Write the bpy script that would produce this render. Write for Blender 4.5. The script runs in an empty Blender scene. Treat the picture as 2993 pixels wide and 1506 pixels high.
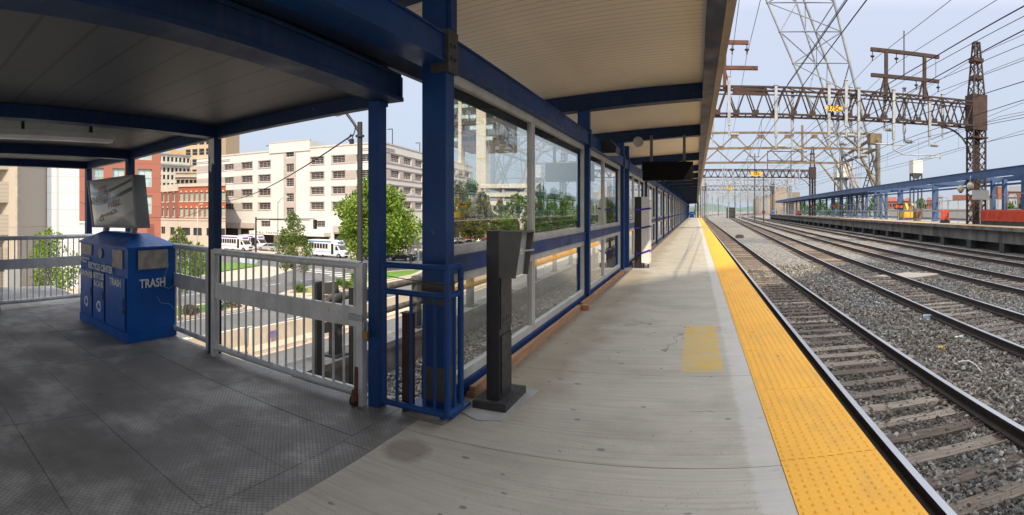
import bpy, math, random
import numpy as np
from mathutils import Vector, Matrix
random.seed(7); RNG = np.random.default_rng(7)
S = bpy.context.scene; COL = S.collection
R = math.radians
# ---------------------------------------------------------------- camera (a cylindrical panorama, eye 1.5 m above the platform)
F, X0, Y0, EYE = 1510.0, 2035.0, 616.0, 1.5
cd = bpy.data.cameras.new("camera"); cam = bpy.data.objects.new("camera", cd); COL.objects.link(cam)
cam.location = (0, 0, EYE); cam.rotation_euler = (R(90), 0, 0)
cd.type = 'PANO'; cd.panorama_type = 'CENTRAL_CYLINDRICAL'; cd.central_cylindrical_radius = 1.0
cd.central_cylindrical_range_u_min = -X0 / F; cd.central_cylindrical_range_u_max = (2993 - X0) / F
cd.central_cylindrical_range_v_min = -(1506 - Y0) / F; cd.central_cylindrical_range_v_max = Y0 / F
cd.clip_start = 0.05; cd.clip_end = 6000
S.camera = cam
# ---------------------------------------------------------------- sky, sun, exposure
SUN_EL, SUN_AZ = R(40), math.atan2(.50, -.866)     # the sun stands behind the camera and to the right
w = bpy.data.worlds.new("World"); S.world = w; w.use_nodes = True
nt = w.node_tree; bg = nt.nodes['Background']; sk = nt.nodes.new('ShaderNodeTexSky')
sk.sky_type = 'NISHITA'; sk.sun_disc = False; sk.sun_elevation = SUN_EL; sk.sun_rotation = SUN_AZ
sk.air_density = 1.0; sk.dust_density = 3.0; sk.ozone_density = 1.2; sk.altitude = 0
hs_ = nt.nodes.new('ShaderNodeHueSaturation'); hs_.inputs['Saturation'].default_value = .8; nt.links.new(sk.outputs[0], hs_.inputs['Color']); 
mx_ = nt.nodes.new('ShaderNodeMix'); mx_.data_type = 'RGBA'; mx_.inputs[0].default_value = .80; mx_.inputs[7].default_value = (6.1, 6.5, 7.3, 1)     # high thin haze evens the sky out
nt.links.new(hs_.outputs[0], mx_.inputs[6]); 
tc_ = nt.nodes.new('ShaderNodeTexCoord'); sx_ = nt.nodes.new('ShaderNodeSeparateXYZ'); nt.links.new(tc_.outputs['Generated'], sx_.inputs[0])
rp_ = nt.nodes.new('ShaderNodeValToRGB'); nt.links.new(sx_.outputs[2], rp_.inputs[0])      # overhead sky out of view brightened to lift the shade, dimmer towards the horizon
for k_, (p_, c_) in enumerate(((.0, (.30, .325, .345)), (.36, (.355, .362, .392)), (.62, (1, .98, .95)))):
    e_ = rp_.color_ramp.elements[k_] if k_ < 2 else rp_.color_ramp.elements.new(p_)
    e_.position = p_; e_.color = (*c_, 1)
mu_ = nt.nodes.new('ShaderNodeMix'); mu_.data_type = 'RGBA'; mu_.blend_type = 'MULTIPLY'; mu_.inputs[0].default_value = 1
nt.links.new(mx_.outputs[2], mu_.inputs[6]); nt.links.new(rp_.outputs[0], mu_.inputs[7]); nt.links.new(mu_.outputs[2], bg.inputs[0]); bg.inputs[1].default_value = 0.15
sl = bpy.data.lights.new("sun", 'SUN'); sl.energy = 2.0; sl.angle = R(0.53); sl.color = (1, .86, .66)
so = bpy.data.objects.new("sun", sl); COL.objects.link(so); so.location = (20, -40, 60)
so.rotation_euler = (math.pi / 2 - SUN_EL, 0, math.pi - SUN_AZ)
S.view_settings.view_transform = 'Standard'; S.view_settings.look = 'None'
S.view_settings.gamma = 1; S.view_settings.use_curve_mapping = False
S.view_settings.exposure = 1.25
# ---------------------------------------------------------------- helpers
def th(px): return (px - X0) / F
def at(px, py=None, z=None, r=None, x=None, y=None):
    """the point of the place that the photograph shows at (px, py), on a height, a plane or at a distance"""
    t = th(px); e = None if py is None else (Y0 - py) / F
    if z is not None and r is None: r = (z - EYE) / e
    elif x is not None: r = x / math.sin(t)
    elif y is not None: r = y / math.cos(t)
    zz = z if z is not None else (EYE + r * e if e is not None else 0)
    return Vector((r * math.sin(t), r * math.cos(t), zz))
PSI = (2090 - X0) / F                              # the other tracks and the far platform run off a little to the right
FD = Vector((math.sin(PSI), math.cos(PSI), 0)); FR = Vector((math.cos(PSI), -math.sin(PSI), 0))
def far(d, s, z=0): return FD * s + FR * d + Vector((0, 0, z))
def farpx(px, d, z=0):
    """point at the perpendicular distance d of the far frame, in the direction px"""
    a = th(px) - PSI; return far(d, d / math.tan(a), z)
class MB:
    def __init__(s): s.v = []; s.f = []; s.m = []; s.s = []
    def add(s, vs, fs, mi=0, sm=False):
        b = len(s.v); s.v += [tuple(p) for p in vs]
        for f in fs: s.f.append([b + i for i in f]); s.m.append(mi); s.s.append(sm)
        return s
    def box(s, x0, x1, y0, y1, z0, z1, mi=0):
        x0, x1 = min(x0, x1), max(x0, x1); y0, y1 = min(y0, y1), max(y0, y1); z0, z1 = min(z0, z1), max(z0, z1)
        return s.add([(x0,y0,z0),(x1,y0,z0),(x1,y1,z0),(x0,y1,z0),(x0,y0,z1),(x1,y0,z1),(x1,y1,z1),(x0,y1,z1)],
              [(3,2,1,0),(4,5,6,7),(0,1,5,4),(1,2,6,5),(2,3,7,6),(3,0,4,7)], mi)
    def bar(s, p, q, w, h, mi=0, up=(0,0,1)):
        p, q = Vector(p), Vector(q); d = (q - p).normalized(); u = Vector(up)
        if abs(d.dot(u)) > .98: u = Vector((0,1,0)) if abs(d.y) < .9 else Vector((1,0,0))
        a = d.cross(u).normalized() * (w / 2); b = a.cross(d).normalized() * (h / 2)
        vs = [c + i * a + j * b for c in (p, q) for i, j in ((-1,-1),(1,-1),(1,1),(-1,1))]
        return s.add(vs, [(0,1,2,3),(7,6,5,4),(1,0,4,5),(2,1,5,6),(3,2,6,7),(0,3,7,4)], mi)
    def tube(s, p, q, r, r2=None, n=8, mi=0):
        p, q = Vector(p), Vector(q); r2 = r if r2 is None else r2; d = (q - p).normalized()
        u = Vector((0,0,1)) if abs(d.z) < .9 else Vector((1,0,0)); a = d.cross(u).normalized(); b = a.cross(d).normalized()
        vs = []
        for c, rr in ((p, r), (q, r2)):
            for i in range(n):
                t = 2 * math.pi * i / n; vs.append(c + (a * math.cos(t) + b * math.sin(t)) * rr)
        s.add(vs, [(i, (i+1) % n, n + (i+1) % n, n + i) for i in range(n)], mi, True)
        return s.add(vs, [tuple(range(n-1, -1, -1)), tuple(range(n, 2*n))], mi)
    def path(s, pts, r, n=6, mi=0):
        for p, q in zip(pts, pts[1:]): s.tube(p, q, r, n=n, mi=mi)
        return s
    def ball(s, c, rx, ry=None, rz=None, n=10, mi=0):
        ry = ry or rx; rz = rz or rx; k = max(4, n // 2); vs = []; fs = []
        for j in range(k + 1):
            f = math.pi * j / k
            for i in range(n):
                t = 2 * math.pi * i / n
                vs.append((c[0] + rx*math.sin(f)*math.cos(t), c[1] + ry*math.sin(f)*math.sin(t), c[2] + rz*math.cos(f)))
        for j in range(k):
            for i in range(n): fs.append((j*n + i, (j+1)*n + i, (j+1)*n + (i+1) % n, j*n + (i+1) % n))
        return s.add(vs, fs, mi, True)
    def lathe(s, c, prof, n=12, mi=0, axis='z'):
        vs = []; fs = []
        for (r, h) in prof:
            for i in range(n):
                t = 2 * math.pi * i / n; a, b = r * math.cos(t), r * math.sin(t)
                vs.append((c[0]+a, c[1]+b, c[2]+h) if axis == 'z' else ((c[0]+h, c[1]+a, c[2]+b) if axis == 'x' else (c[0]+b, c[1]+h, c[2]+a)))
        for j in range(len(prof) - 1):
            for i in range(n): fs.append((j*n + i, j*n + (i+1) % n, (j+1)*n + (i+1) % n, (j+1)*n + i))
        s.add(vs, fs, mi, True)
        m = (len(prof) - 1) * n
        return s.add(vs, [tuple(range(n-1, -1, -1)), tuple(range(m, m + n))], mi)
    def prism(s, poly, O, U, V, W, mi=0, cap=None):
        """polygon (u, v) in the plane O, U, V pushed along W"""
        O, U, V, W = Vector(O), Vector(U), Vector(V), Vector(W); n = len(poly)
        a = [O + U * u + V * v for u, v in poly]; vs = a + [p + W for p in a]
        s.add(vs, [tuple(range(n-1, -1, -1)), tuple(range(n, 2*n))], mi if cap is None else cap)
        return s.add(vs, [(i, (i+1) % n, n + (i+1) % n, n + i) for i in range(n)], mi)
    def sheet(s, pts, mi=0): return s.add(pts, [tuple(range(len(pts)))], mi)
    def build(s, name, mats, parent=None, local=False):
        me = bpy.data.meshes.new(name); off = Vector((0,0,0))
        if parent is not None and not local:
            r = parent
            while r.parent: r = r.parent
            off = r.location
        vs = s.v if off.length == 0 else [(p[0]-off[0], p[1]-off[1], p[2]-off[2]) for p in s.v]
        me.from_pydata(vs, [], s.f)
        for m in (mats if isinstance(mats, (list, tuple)) else [mats]): me.materials.append(m)
        me.polygons.foreach_set('material_index', s.m); me.polygons.foreach_set('use_smooth', s.s)
        me.update(); o = bpy.data.objects.new(name, me); COL.objects.link(o); o.parent = parent
        return o
def raw_mesh(name, V, Fc, mat, parent=None, smooth=False):
    """numpy vertices and equal-sized faces straight into a mesh"""
    me = bpy.data.meshes.new(name); k = Fc.shape[1]; n = len(Fc)
    me.vertices.add(len(V)); me.vertices.foreach_set('co', np.ascontiguousarray(V, np.float32).ravel())
    me.loops.add(n * k); me.loops.foreach_set('vertex_index', np.ascontiguousarray(Fc, np.int32).ravel())
    me.polygons.add(n); me.polygons.foreach_set('loop_start', np.arange(0, n*k, k, dtype=np.int32))
    me.polygons.foreach_set('loop_total', np.full(n, k, np.int32))
    me.polygons.foreach_set('use_smooth', np.full(n, smooth, bool))
    me.materials.append(mat); me.update(calc_edges=True)
    o = bpy.data.objects.new(name, me); COL.objects.link(o); o.parent = parent
    return o
def tag(o, label=None, cat=None, group=None, kind=None):
    if label: o['label'] = label
    if cat: o['category'] = cat
    if group: o['group'] = group
    if kind: o['kind'] = kind
    return o
def thing(name, label, cat, loc=(0,0,0), group=None, rz=0):
    o = bpy.data.objects.new(name, None); COL.objects.link(o); o.location = loc; o.rotation_euler = (0, 0, rz); o.empty_display_size = .2
    return tag(o, label, cat, group)
def kids(o): return KID.get(o.name, [])
def dup(o, parent=None, loc=None, rz=None, label=None, group=None):
    c = o.copy(); COL.objects.link(c); c.parent = parent
    if loc is not None: c.location = loc
    if rz is not None: c.rotation_euler = (0, 0, rz)
    if label: c['label'] = label
    if group: c['group'] = group
    for ch in list(o.children): dup(ch, c)
    return c
def copy_part(o, loc=None, parent=None, rz=None):
    c = o.copy(); COL.objects.link(c); c.parent = parent or o.parent
    if loc is not None: c.location = loc
    if rz is not None: c.rotation_euler = (0, 0, rz)
    for ch in list(o.children):
        d = ch.copy(); COL.objects.link(d); d.parent = c
    return c
def text(s, O, U, V, size, mat, parent, name='lettering', sx=1.0, align='CENTER', local=False, extrude=.0015):
    cu = bpy.data.curves.new(name, 'FONT'); cu.body = s; cu.size = size; cu.align_x = align; cu.align_y = 'CENTER'; cu.extrude = extrude
    cu.resolution_u = 3; cu.materials.append(mat); cu.offset = size * .022
    o = bpy.data.objects.new(name, cu); COL.objects.link(o)
    U, V, O = Vector(U).normalized(), Vector(V).normalized(), Vector(O); N = U.cross(V)
    if parent is not None and not local:
        r = parent
        while r.parent: r = r.parent
        O = O - r.location
    o.parent = parent
    m = Matrix((U * sx, V, N)).transposed().to_4x4(); m.translation = O
    TEXTS.append((o, m)); return o
TEXTS = []
def texts_to_meshes():
    dg = bpy.context.evaluated_depsgraph_get()
    for o, m in TEXTS:
        me = bpy.data.meshes.new_from_object(o.evaluated_get(dg)); n = bpy.data.objects.new('lettering', me); p = o.parent
        bpy.data.objects.remove(o); COL.objects.link(n); n.parent = p; n.matrix_basis = m
# ---------------------------------------------------------------- materials
def new_mat(name):
    m = bpy.data.materials.new(name); m.use_nodes = True; t = m.node_tree
    return m, t, t.nodes['Principled BSDF'], t.nodes.new, t.links.new
def ramp(N, L, src, stops):
    n = N('ShaderNodeValToRGB'); e = n.color_ramp.elements
    while len(e) < len(stops): e.new(.5)
    for i, (p, c) in enumerate(stops): e[i].position = p; e[i].color = (*c, 1) if len(c) == 3 else c
    L(src, n.inputs[0]); return n.outputs[0]
def mapped(N, L, sc, objc=False):
    if objc: p = N('ShaderNodeTexCoord').outputs['Object']
    else: p = N('ShaderNodeNewGeometry').outputs['Position']
    m = N('ShaderNodeMapping'); L(p, m.inputs[0]); m.inputs['Scale'].default_value = sc; return m.outputs[0]
def noise(N, L, sc, vec=None, detail=5, rough=.6):
    n = N('ShaderNodeTexNoise'); n.inputs['Scale'].default_value = sc; n.inputs['Detail'].default_value = detail; n.inputs['Roughness'].default_value = rough
    L(vec if vec is not None else N('ShaderNodeNewGeometry').outputs['Position'], n.inputs[0]); return n.outputs[0]
def mixc(N, L, fac, a, b, mode='MIX'):
    n = N('ShaderNodeMix'); n.data_type = 'RGBA'; n.blend_type = mode
    for i, v in ((0, fac), (6, a), (7, b)):
        if isinstance(v, (int, float)): n.inputs[i].default_value = v
        elif isinstance(v, (tuple, list)): n.inputs[i].default_value = (*v, 1)
        else: L(v, n.inputs[i])
    return n.outputs[2]
def mth(N, L, op, a, b=0.0, c=None):
    n = N('ShaderNodeMath'); n.operation = op
    for i, v in enumerate((a, b) if c is None else (a, b, c)):
        if isinstance(v, (int, float)): n.inputs[i].default_value = v
        else: L(v, n.inputs[i])
    return n.outputs[0]
def bump(N, L, h, b, dist, st=1.0):
    n = N('ShaderNodeBump'); n.inputs['Strength'].default_value = st; n.inputs['Distance'].default_value = dist
    L(h, n.inputs['Height']); L(n.outputs[0], b.inputs['Normal'])
def P(name, col, rough=.6, metal=0, col2=None, sc=2.0, var=.25, bsc=0, bd=.002, stretch=None, objrand=0, spec=.5, lo=.35, hi=.65, chips=0):
    m, t, b, N, L = new_mat(name); vec = mapped(N, L, stretch) if stretch else None
    c2 = col2 or tuple(x * (1 - var) for x in col)
    c = ramp(N, L, noise(N, L, sc, vec), [(lo, col), (hi, c2)])
    if objrand:
        oi = N('ShaderNodeObjectInfo').outputs['Random']
        c = mixc(N, L, 1.0, c, ramp(N, L, oi, [(0, (1-objrand,)*3), (1, (1+objrand,)*3)]), 'MULTIPLY')
    if chips:                                      # chipped and rusty spots, a little grime
        k = mth(N, L, 'MULTIPLY', mth(N, L, 'GREATER_THAN', noise(N, L, 11, None, 6, .7), .665), mth(N, L, 'GREATER_THAN', noise(N, L, 1.7, None, 2), .47))
        c = mixc(N, L, mth(N, L, 'MULTIPLY', k, chips), c, ramp(N, L, noise(N, L, 5), [(.4, (.16, .075, .035)), (.6, (.16, .155, .14))]))
        g_ = ramp(N, L, noise(N, L, 2.3, mapped(N, L, (5, 5, .6)), 6, .7), [(.5, (0,0,0)), (.75, (1,1,1))]); c = mixc(N, L, mth(N, L, 'MULTIPLY', g_, .35), c, (.05, .055, .06))
    L(c, b.inputs['Base Color']); b.inputs['Metallic'].default_value = metal
    b.inputs['Specular IOR Level'].default_value = spec
    rr = ramp(N, L, noise(N, L, sc * 3), [(.3, (max(0, rough-.1),)*3), (.7, (min(1, rough+.12),)*3)]); L(rr, b.inputs['Roughness'])
    if bsc: bump(N, L, noise(N, L, bsc, vec), b, bd)
    return m
def sep(N, L):
    s = N('ShaderNodeSeparateXYZ'); L(N('ShaderNodeNewGeometry').outputs['Position'], s.inputs[0]); return s.outputs
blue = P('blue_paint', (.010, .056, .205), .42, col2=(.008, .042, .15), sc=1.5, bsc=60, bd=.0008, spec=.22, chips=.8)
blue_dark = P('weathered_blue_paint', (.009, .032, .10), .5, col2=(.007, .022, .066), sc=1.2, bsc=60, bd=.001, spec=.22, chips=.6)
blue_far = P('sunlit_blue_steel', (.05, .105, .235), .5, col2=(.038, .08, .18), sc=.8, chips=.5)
blue_bin = P('blue_enamel', (.005, .10, .41), .38, col2=(.004, .08, .33), sc=2.5, bsc=25, bd=.0008, chips=.3, spec=.3)
bare = P('unpainted_primer', (.075, .07, .055), .6, col2=(.04, .036, .03), sc=9, bsc=40, bd=.001)
alu = P('aluminium_rail', (.66, .66, .64), .48, .25, col2=(.52, .515, .50), sc=5, bsc=30, bd=.0006, chips=.45)
white_frame = P('white_window_frame', (.60, .575, .52), .5, col2=(.46, .435, .39), sc=3)
black = P('black_powder_coat', (.014, .014, .017), .42, col2=(.022, .021, .022), sc=5, bsc=300, bd=.0004)
plinth = P('black_rubber', (.028, .027, .028), .75, col2=(.05, .047, .044), sc=14, bsc=70, bd=.002)
grey = P('grey_painted_steel', (.12, .12, .11), .5, col2=(.09, .09, .085), sc=4)
grey_light = P('light_grey_panel', (.42, .42, .40), .5, var=.12, sc=4)
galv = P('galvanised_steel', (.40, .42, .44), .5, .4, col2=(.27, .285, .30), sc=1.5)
silver = P('silver_tower_steel', (.25, .27, .285), .6, .0, col2=(.16, .175, .19), sc=.35)
rust = P('rusty_steel', (.062, .030, .021), .8, col2=(.035, .023, .019), sc=1.6, bsc=20, bd=.003)
rust_bright = P('bright_rust', (.15, .058, .032), .8, col2=(.075, .035, .024), sc=1.5)
rust_ochre = P('ochre_weathered_steel', (.20, .16, .085), .75, col2=(.11, .06, .03), sc=1.1, bsc=8, bd=.004)
dark_steel = P('dark_grey_steel', (.035, .037, .037), .55, col2=(.055, .054, .05), sc=3)
wood = P('raw_timber', (.48, .26, .135), .7, col2=(.34, .17, .085), sc=6, stretch=(3, .35, 6), bsc=30)
conc_old = P('old_concrete', (.30, .27, .23), .9, col2=(.13, .118, .10), sc=1.7, bsc=18, bd=.008)
conc_barrier = P('barrier_concrete', (.60, .50, .375), .9, col2=(.48, .39, .29), sc=.9, bsc=14, bd=.006)
conc_side = P('stained_platform_side', (.20, .185, .165), .9, col2=(.075, .07, .065), sc=.9, stretch=(1, 1, .25), bsc=12, bd=.01)
asphalt = P('asphalt', (.145, .142, .138), .92, col2=(.10, .098, .095), sc=.35, bsc=9, bd=.01)
paving = P('sidewalk_concrete', (.50, .41, .32), .9, col2=(.42, .345, .265), sc=.25, bsc=5, bd=.01)
dirt = P('builder_dirt', (.42, .30, .19), .95, col2=(.27, .20, .14), sc=.7, bsc=3, bd=.05)
grass_m = P('lawn_grass', (.13, .25, .03), .95, col2=(.085, .185, .022), sc=2.2, bsc=14, bd=.06)
grass_dry = P('dry_verge_grass', (.22, .27, .05), .95, col2=(.34, .24, .10), sc=1.0, bsc=14, bd=.05)
road_white = P('road_paint', (.72, .70, .66), .8, var=.25, sc=3)
red_plastic = P('orange_red_plastic', (.62, .075, .03), .45, col2=(.5, .05, .022), sc=2)
orange = P('orange_sign_face', (.70, .10, .02), .5, var=.1)
yellow_sign = P('yellow_sign_face', (.80, .46, .03), .5, var=.12)
yellow_mach = P('yellow_machine_paint', (.72, .44, .03), .45, col2=(.5, .28, .03), sc=1)
ink = P('black_lettering', (.01, .01, .01), .6)
ink_white = P('white_lettering', (.78, .77, .74), .6, var=.1)
tape = P('purple_tape', (.055, .022, .28), .35)
wrap = P('white_wrap', (.78, .74, .70), .55, var=.08, sc=3, bsc=5, bd=.01)
brass = P('brass', (.36, .22, .07), .4, .8)
rubber = P('tyre_rubber', (.012, .012, .012), .8)
hub = P('wheel_rim', (.5, .5, .52), .35, .7)
bark = P('tree_bark', (.12, .09, .07), .95, col2=(.06, .046, .036), sc=6, bsc=12, bd=.02)
glass_dark = P('dark_window_glass', (.03, .035, .04), .12, var=.5, sc=.25)
glass_sky = P('bright_window_glass', (.30, .44, .46), .1, col2=(.52, .66, .68), sc=.45)
tape_wire = P('dark_cable', (.014, .013, .014), .7)
skin = P('skin', (.42, .25, .17), .6); cloth_dark = P('dark_cloth', (.03, .032, .04), .9); cloth_red = P('red_cloth', (.4, .03, .02), .9)
def white(n, c, **k): return P(n, c, .75, **k)
garage_w = white('warm_white_render', (.58, .56, .525), col2=(.54, .52, .485), sc=.25)
garage_b = white('mauve_grey_band', (.42, .365, .33), sc=.5, var=.12)
def win_mat():
    m, t, b, N, L = new_mat('platform_glass')
    out = t.nodes['Material Output']; t.nodes.remove(b)
    g = N('ShaderNodeNewGeometry'); fr = N('ShaderNodeFresnel'); fr.inputs[0].default_value = 1.52
    f = mth(N, L, 'MULTIPLY', fr.outputs[0], 1.5); f = mth(N, L, 'ADD', f, .03)
    f = mth(N, L, 'MULTIPLY', f, mth(N, L, 'SUBTRACT', 1.0, g.outputs['Backfacing'])); f = mth(N, L, 'MINIMUM', f, 1.0)
    tr = N('ShaderNodeBsdfTransparent'); tr.inputs[0].default_value = (.84, .86, .825, 1)
    gl = N('ShaderNodeBsdfGlossy'); gl.inputs['Roughness'].default_value = 0; gl.inputs[0].default_value = (.95, .97, 1, 1)
    mx = N('ShaderNodeMixShader'); L(f, mx.inputs[0]); L(tr.outputs[0], mx.inputs[1]); L(gl.outputs[0], mx.inputs[2]); L(mx.outputs[0], out.inputs[0])
    return m
pane_m = win_mat()
def platform_mat():
    m, t, b, N, L = new_mat('broomed_concrete'); X, Y, Z = sep(N, L)
    base = ramp(N, L, noise(N, L, .8), [(.3, (.495, .46, .385)), (.7, (.40, .37, .305))])
    streak = noise(N, L, 1.0, mapped(N, L, (.9, 38, 1)), 6, .7)
    c = mixc(N, L, .45, base, ramp(N, L, streak, [(.34, (.29, .265, .215)), (.50, (.475, .445, .37)), (.66, (.53, .495, .42))]))
    # specks of grit, pits and old gum
    vo = N('ShaderNodeTexVoronoi'); vo.inputs['Scale'].default_value = 5.5; L(mapped(N, L, (1, 1.6, 1)), vo.inputs[0])
    gum = mth(N, L, 'MULTIPLY', mth(N, L, 'LESS_THAN', vo.outputs['Distance'], .16), mth(N, L, 'GREATER_THAN', noise(N, L, 3.1, None, 2), .54))
    c = mixc(N, L, mth(N, L, 'MULTIPLY', gum, .6), c, (.07, .065, .06))
    blot = ramp(N, L, noise(N, L, 1.5, mapped(N, L, (.8, 1.3, 1)), 8, .68), [(.44, (0,0,0)), (.66, (1,1,1))]); c = mixc(N, L, mth(N, L, 'MULTIPLY', blot, .32), c, (.20, .175, .14))
    cr_ = N('ShaderNodeTexVoronoi'); cr_.feature = 'DISTANCE_TO_EDGE'; cr_.inputs['Scale'].default_value = .42; wv = N('ShaderNodeVectorMath'); wv.operation = 'ADD'
    nz = N('ShaderNodeTexNoise'); nz.inputs['Scale'].default_value = 1.3; nz.inputs['Detail'].default_value = 6; ps = N('ShaderNodeNewGeometry').outputs['Position']; L(ps, nz.inputs[0]); L(ps, wv.inputs[0]); L(nz.outputs[1], wv.inputs[1]); L(wv.outputs[0], cr_.inputs[0])
    crk = mth(N, L, 'MULTIPLY', mth(N, L, 'LESS_THAN', cr_.outputs['Distance'], .0035), mth(N, L, 'GREATER_THAN', noise(N, L, .6, None, 2), .5)); c = mixc(N, L, mth(N, L, 'MULTIPLY', crk, .6), c, (.10, .09, .08))
    grit = mth(N, L, 'MULTIPLY', mth(N, L, 'GREATER_THAN', noise(N, L, 75, None, 3), .66), mth(N, L, 'GREATER_THAN', noise(N, L, 1.1, mapped(N, L, (.35, 1.3, 1)), 3), .50))
    c = mixc(N, L, mth(N, L, 'MULTIPLY', grit, .8), c, (.075, .06, .05))
    # rusty-brown wash along the foot of the wall
    wl = mth(N, L, 'MULTIPLY', ramp(N, L, mth(N, L, 'ADD', mth(N, L, 'ADD', X, 1.75), mth(N, L, 'MULTIPLY', noise(N, L, 1.4), -.9)), [(.0, (1,1,1)), (.30, (0,0,0))]), ramp(N, L, mth(N, L, 'MULTIPLY', Y, .2), [(.62, (.12,)*3), (.80, (1,1,1))]))
    c = mixc(N, L, mth(N, L, 'MULTIPLY', wl, .5), c, (.23, .155, .09))
    dx = mth(N, L, 'ADD', X, 1.72); dy = mth(N, L, 'SUBTRACT', Y, 2.74)
    dd = mth(N, L, 'ADD', mth(N, L, 'SQRT', mth(N, L, 'ADD', mth(N, L, 'MULTIPLY', dx, dx), mth(N, L, 'MULTIPLY', dy, dy))), mth(N, L, 'MULTIPLY', noise(N, L, 9), .12))
    c = mixc(N, L, mth(N, L, 'MULTIPLY', ramp(N, L, dd, [(.17, (1,1,1)), (.24, (0,0,0))]), .5), c, (.12, .085, .06))
    # the paler patched strip beside the tactile paving, its edge ragged
    ed = mth(N, L, 'ADD', X, mth(N, L, 'MULTIPLY', mth(N, L, 'SUBTRACT', noise(N, L, 7, mapped(N, L, (.3, 1.5, 1)), 6, .75), .5), .13))
    c = mixc(N, L, mth(N, L, 'MULTIPLY', ramp(N, L, ed, [(.295, (0,0,0)), (.335, (1,1,1))]), .62), c, ramp(N, L, noise(N, L, 3), [(.3, (.62, .60, .56)), (.7, (.52, .50, .46))]))
    # worn yellow painted square
    def inside(v, a, bb): return mth(N, L, 'MULTIPLY', mth(N, L, 'GREATER_THAN', v, a), mth(N, L, 'LESS_THAN', v, bb))
    sq = mth(N, L, 'MULTIPLY', inside(X, -.14, .255), inside(Y, 4.8, 6.75))
    wear = ramp(N, L, noise(N, L, 3.2, mapped(N, L, (1, 6, 1)), 7, .75), [(.40, (.12,)*3), (.58, (.95,)*3)])
    c = mixc(N, L, mth(N, L, 'MULTIPLY', sq, wear), c, (.64, .41, .06))
    sq2 = mth(N, L, 'MULTIPLY', inside(X, -.2, .2), inside(Y, 16.5, 18.5))
    c = mixc(N, L, mth(N, L, 'MULTIPLY', mth(N, L, 'MULTIPLY', sq2, wear), .35), c, (.52, .34, .07))
    L(c, b.inputs['Base Color']); b.inputs['Roughness'].default_value = .88
    bump(N, L, mth(N, L, 'ADD', streak, mth(N, L, 'MULTIPLY', noise(N, L, 55), .35)), b, .004, .8)
    return m
def plate_mat():
    m, t, b, N, L = new_mat('tread_plate_floor'); X, Y, Z = sep(N, L)
    a = mth(N, L, 'SINE', mth(N, L, 'MULTIPLY', mth(N, L, 'ADD', X, Y), 86)); c = mth(N, L, 'SINE', mth(N, L, 'MULTIPLY', mth(N, L, 'SUBTRACT', X, Y), 86))
    g = mth(N, L, 'MAXIMUM', mth(N, L, 'ABSOLUTE', a), mth(N, L, 'ABSOLUTE', c)); g = ramp(N, L, g, [(.90, (0,0,0)), (.985, (1,1,1))])
    col = ramp(N, L, noise(N, L, 1.3, None, 7, .65), [(.32, (.125, .114, .10)), (.5, (.20, .187, .168)), (.64, (.42, .40, .365))])
    col = mixc(N, L, mth(N, L, 'MULTIPLY', g, .42), col, (.06, .056, .05))
    vo = N('ShaderNodeTexVoronoi'); vo.inputs['Scale'].default_value = 2.6; L(N('ShaderNodeNewGeometry').outputs['Position'], vo.inputs[0])
    col = mixc(N, L, mth(N, L, 'MULTIPLY', mth(N, L, 'LESS_THAN', vo.outputs['Distance'], .05), .6), col, (.03, .028, .026))
    L(col, b.inputs['Base Color']); b.inputs['Metallic'].default_value = .0
    L(ramp(N, L, noise(N, L, 2.1, None, 6), [(.35, (.42,)*3), (.65, (.66,)*3)]), b.inputs['Roughness'])
    bump(N, L, g, b, -.003, .9)
    return m
def tactile_mat():
    m, t, b, N, L = new_mat('yellow_tactile_tile')
    c = ramp(N, L, noise(N, L, .9, None, 6), [(.32, (.93, .455, .016)), (.7, (.82, .385, .014))])
    d = mth(N, L, 'GREATER_THAN', noise(N, L, 14, None, 4), .69)
    c = mixc(N, L, mth(N, L, 'MULTIPLY', d, .5), c, (.42, .25, .09))
    sc2 = ramp(N, L, noise(N, L, 2.4, mapped(N, L, (1.6, .5, 1)), 7, .75), [(.50, (0,0,0)), (.70, (1,1,1))]); c = mixc(N, L, mth(N, L, 'MULTIPLY', sc2, .5), c, (.50, .285, .06))
    vo = N('ShaderNodeTexVoronoi'); vo.inputs['Scale'].default_value = 3.1; L(N('ShaderNodeNewGeometry').outputs['Position'], vo.inputs[0]); c = mixc(N, L, mth(N, L, 'MULTIPLY', mth(N, L, 'LESS_THAN', vo.outputs['Distance'], .055), .8), c, (.10, .075, .04))
    L(c, b.inputs['Base Color']); b.inputs['Roughness'].default_value = .5; bump(N, L, noise(N, L, 160), b, .0006)
    return m
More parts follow.
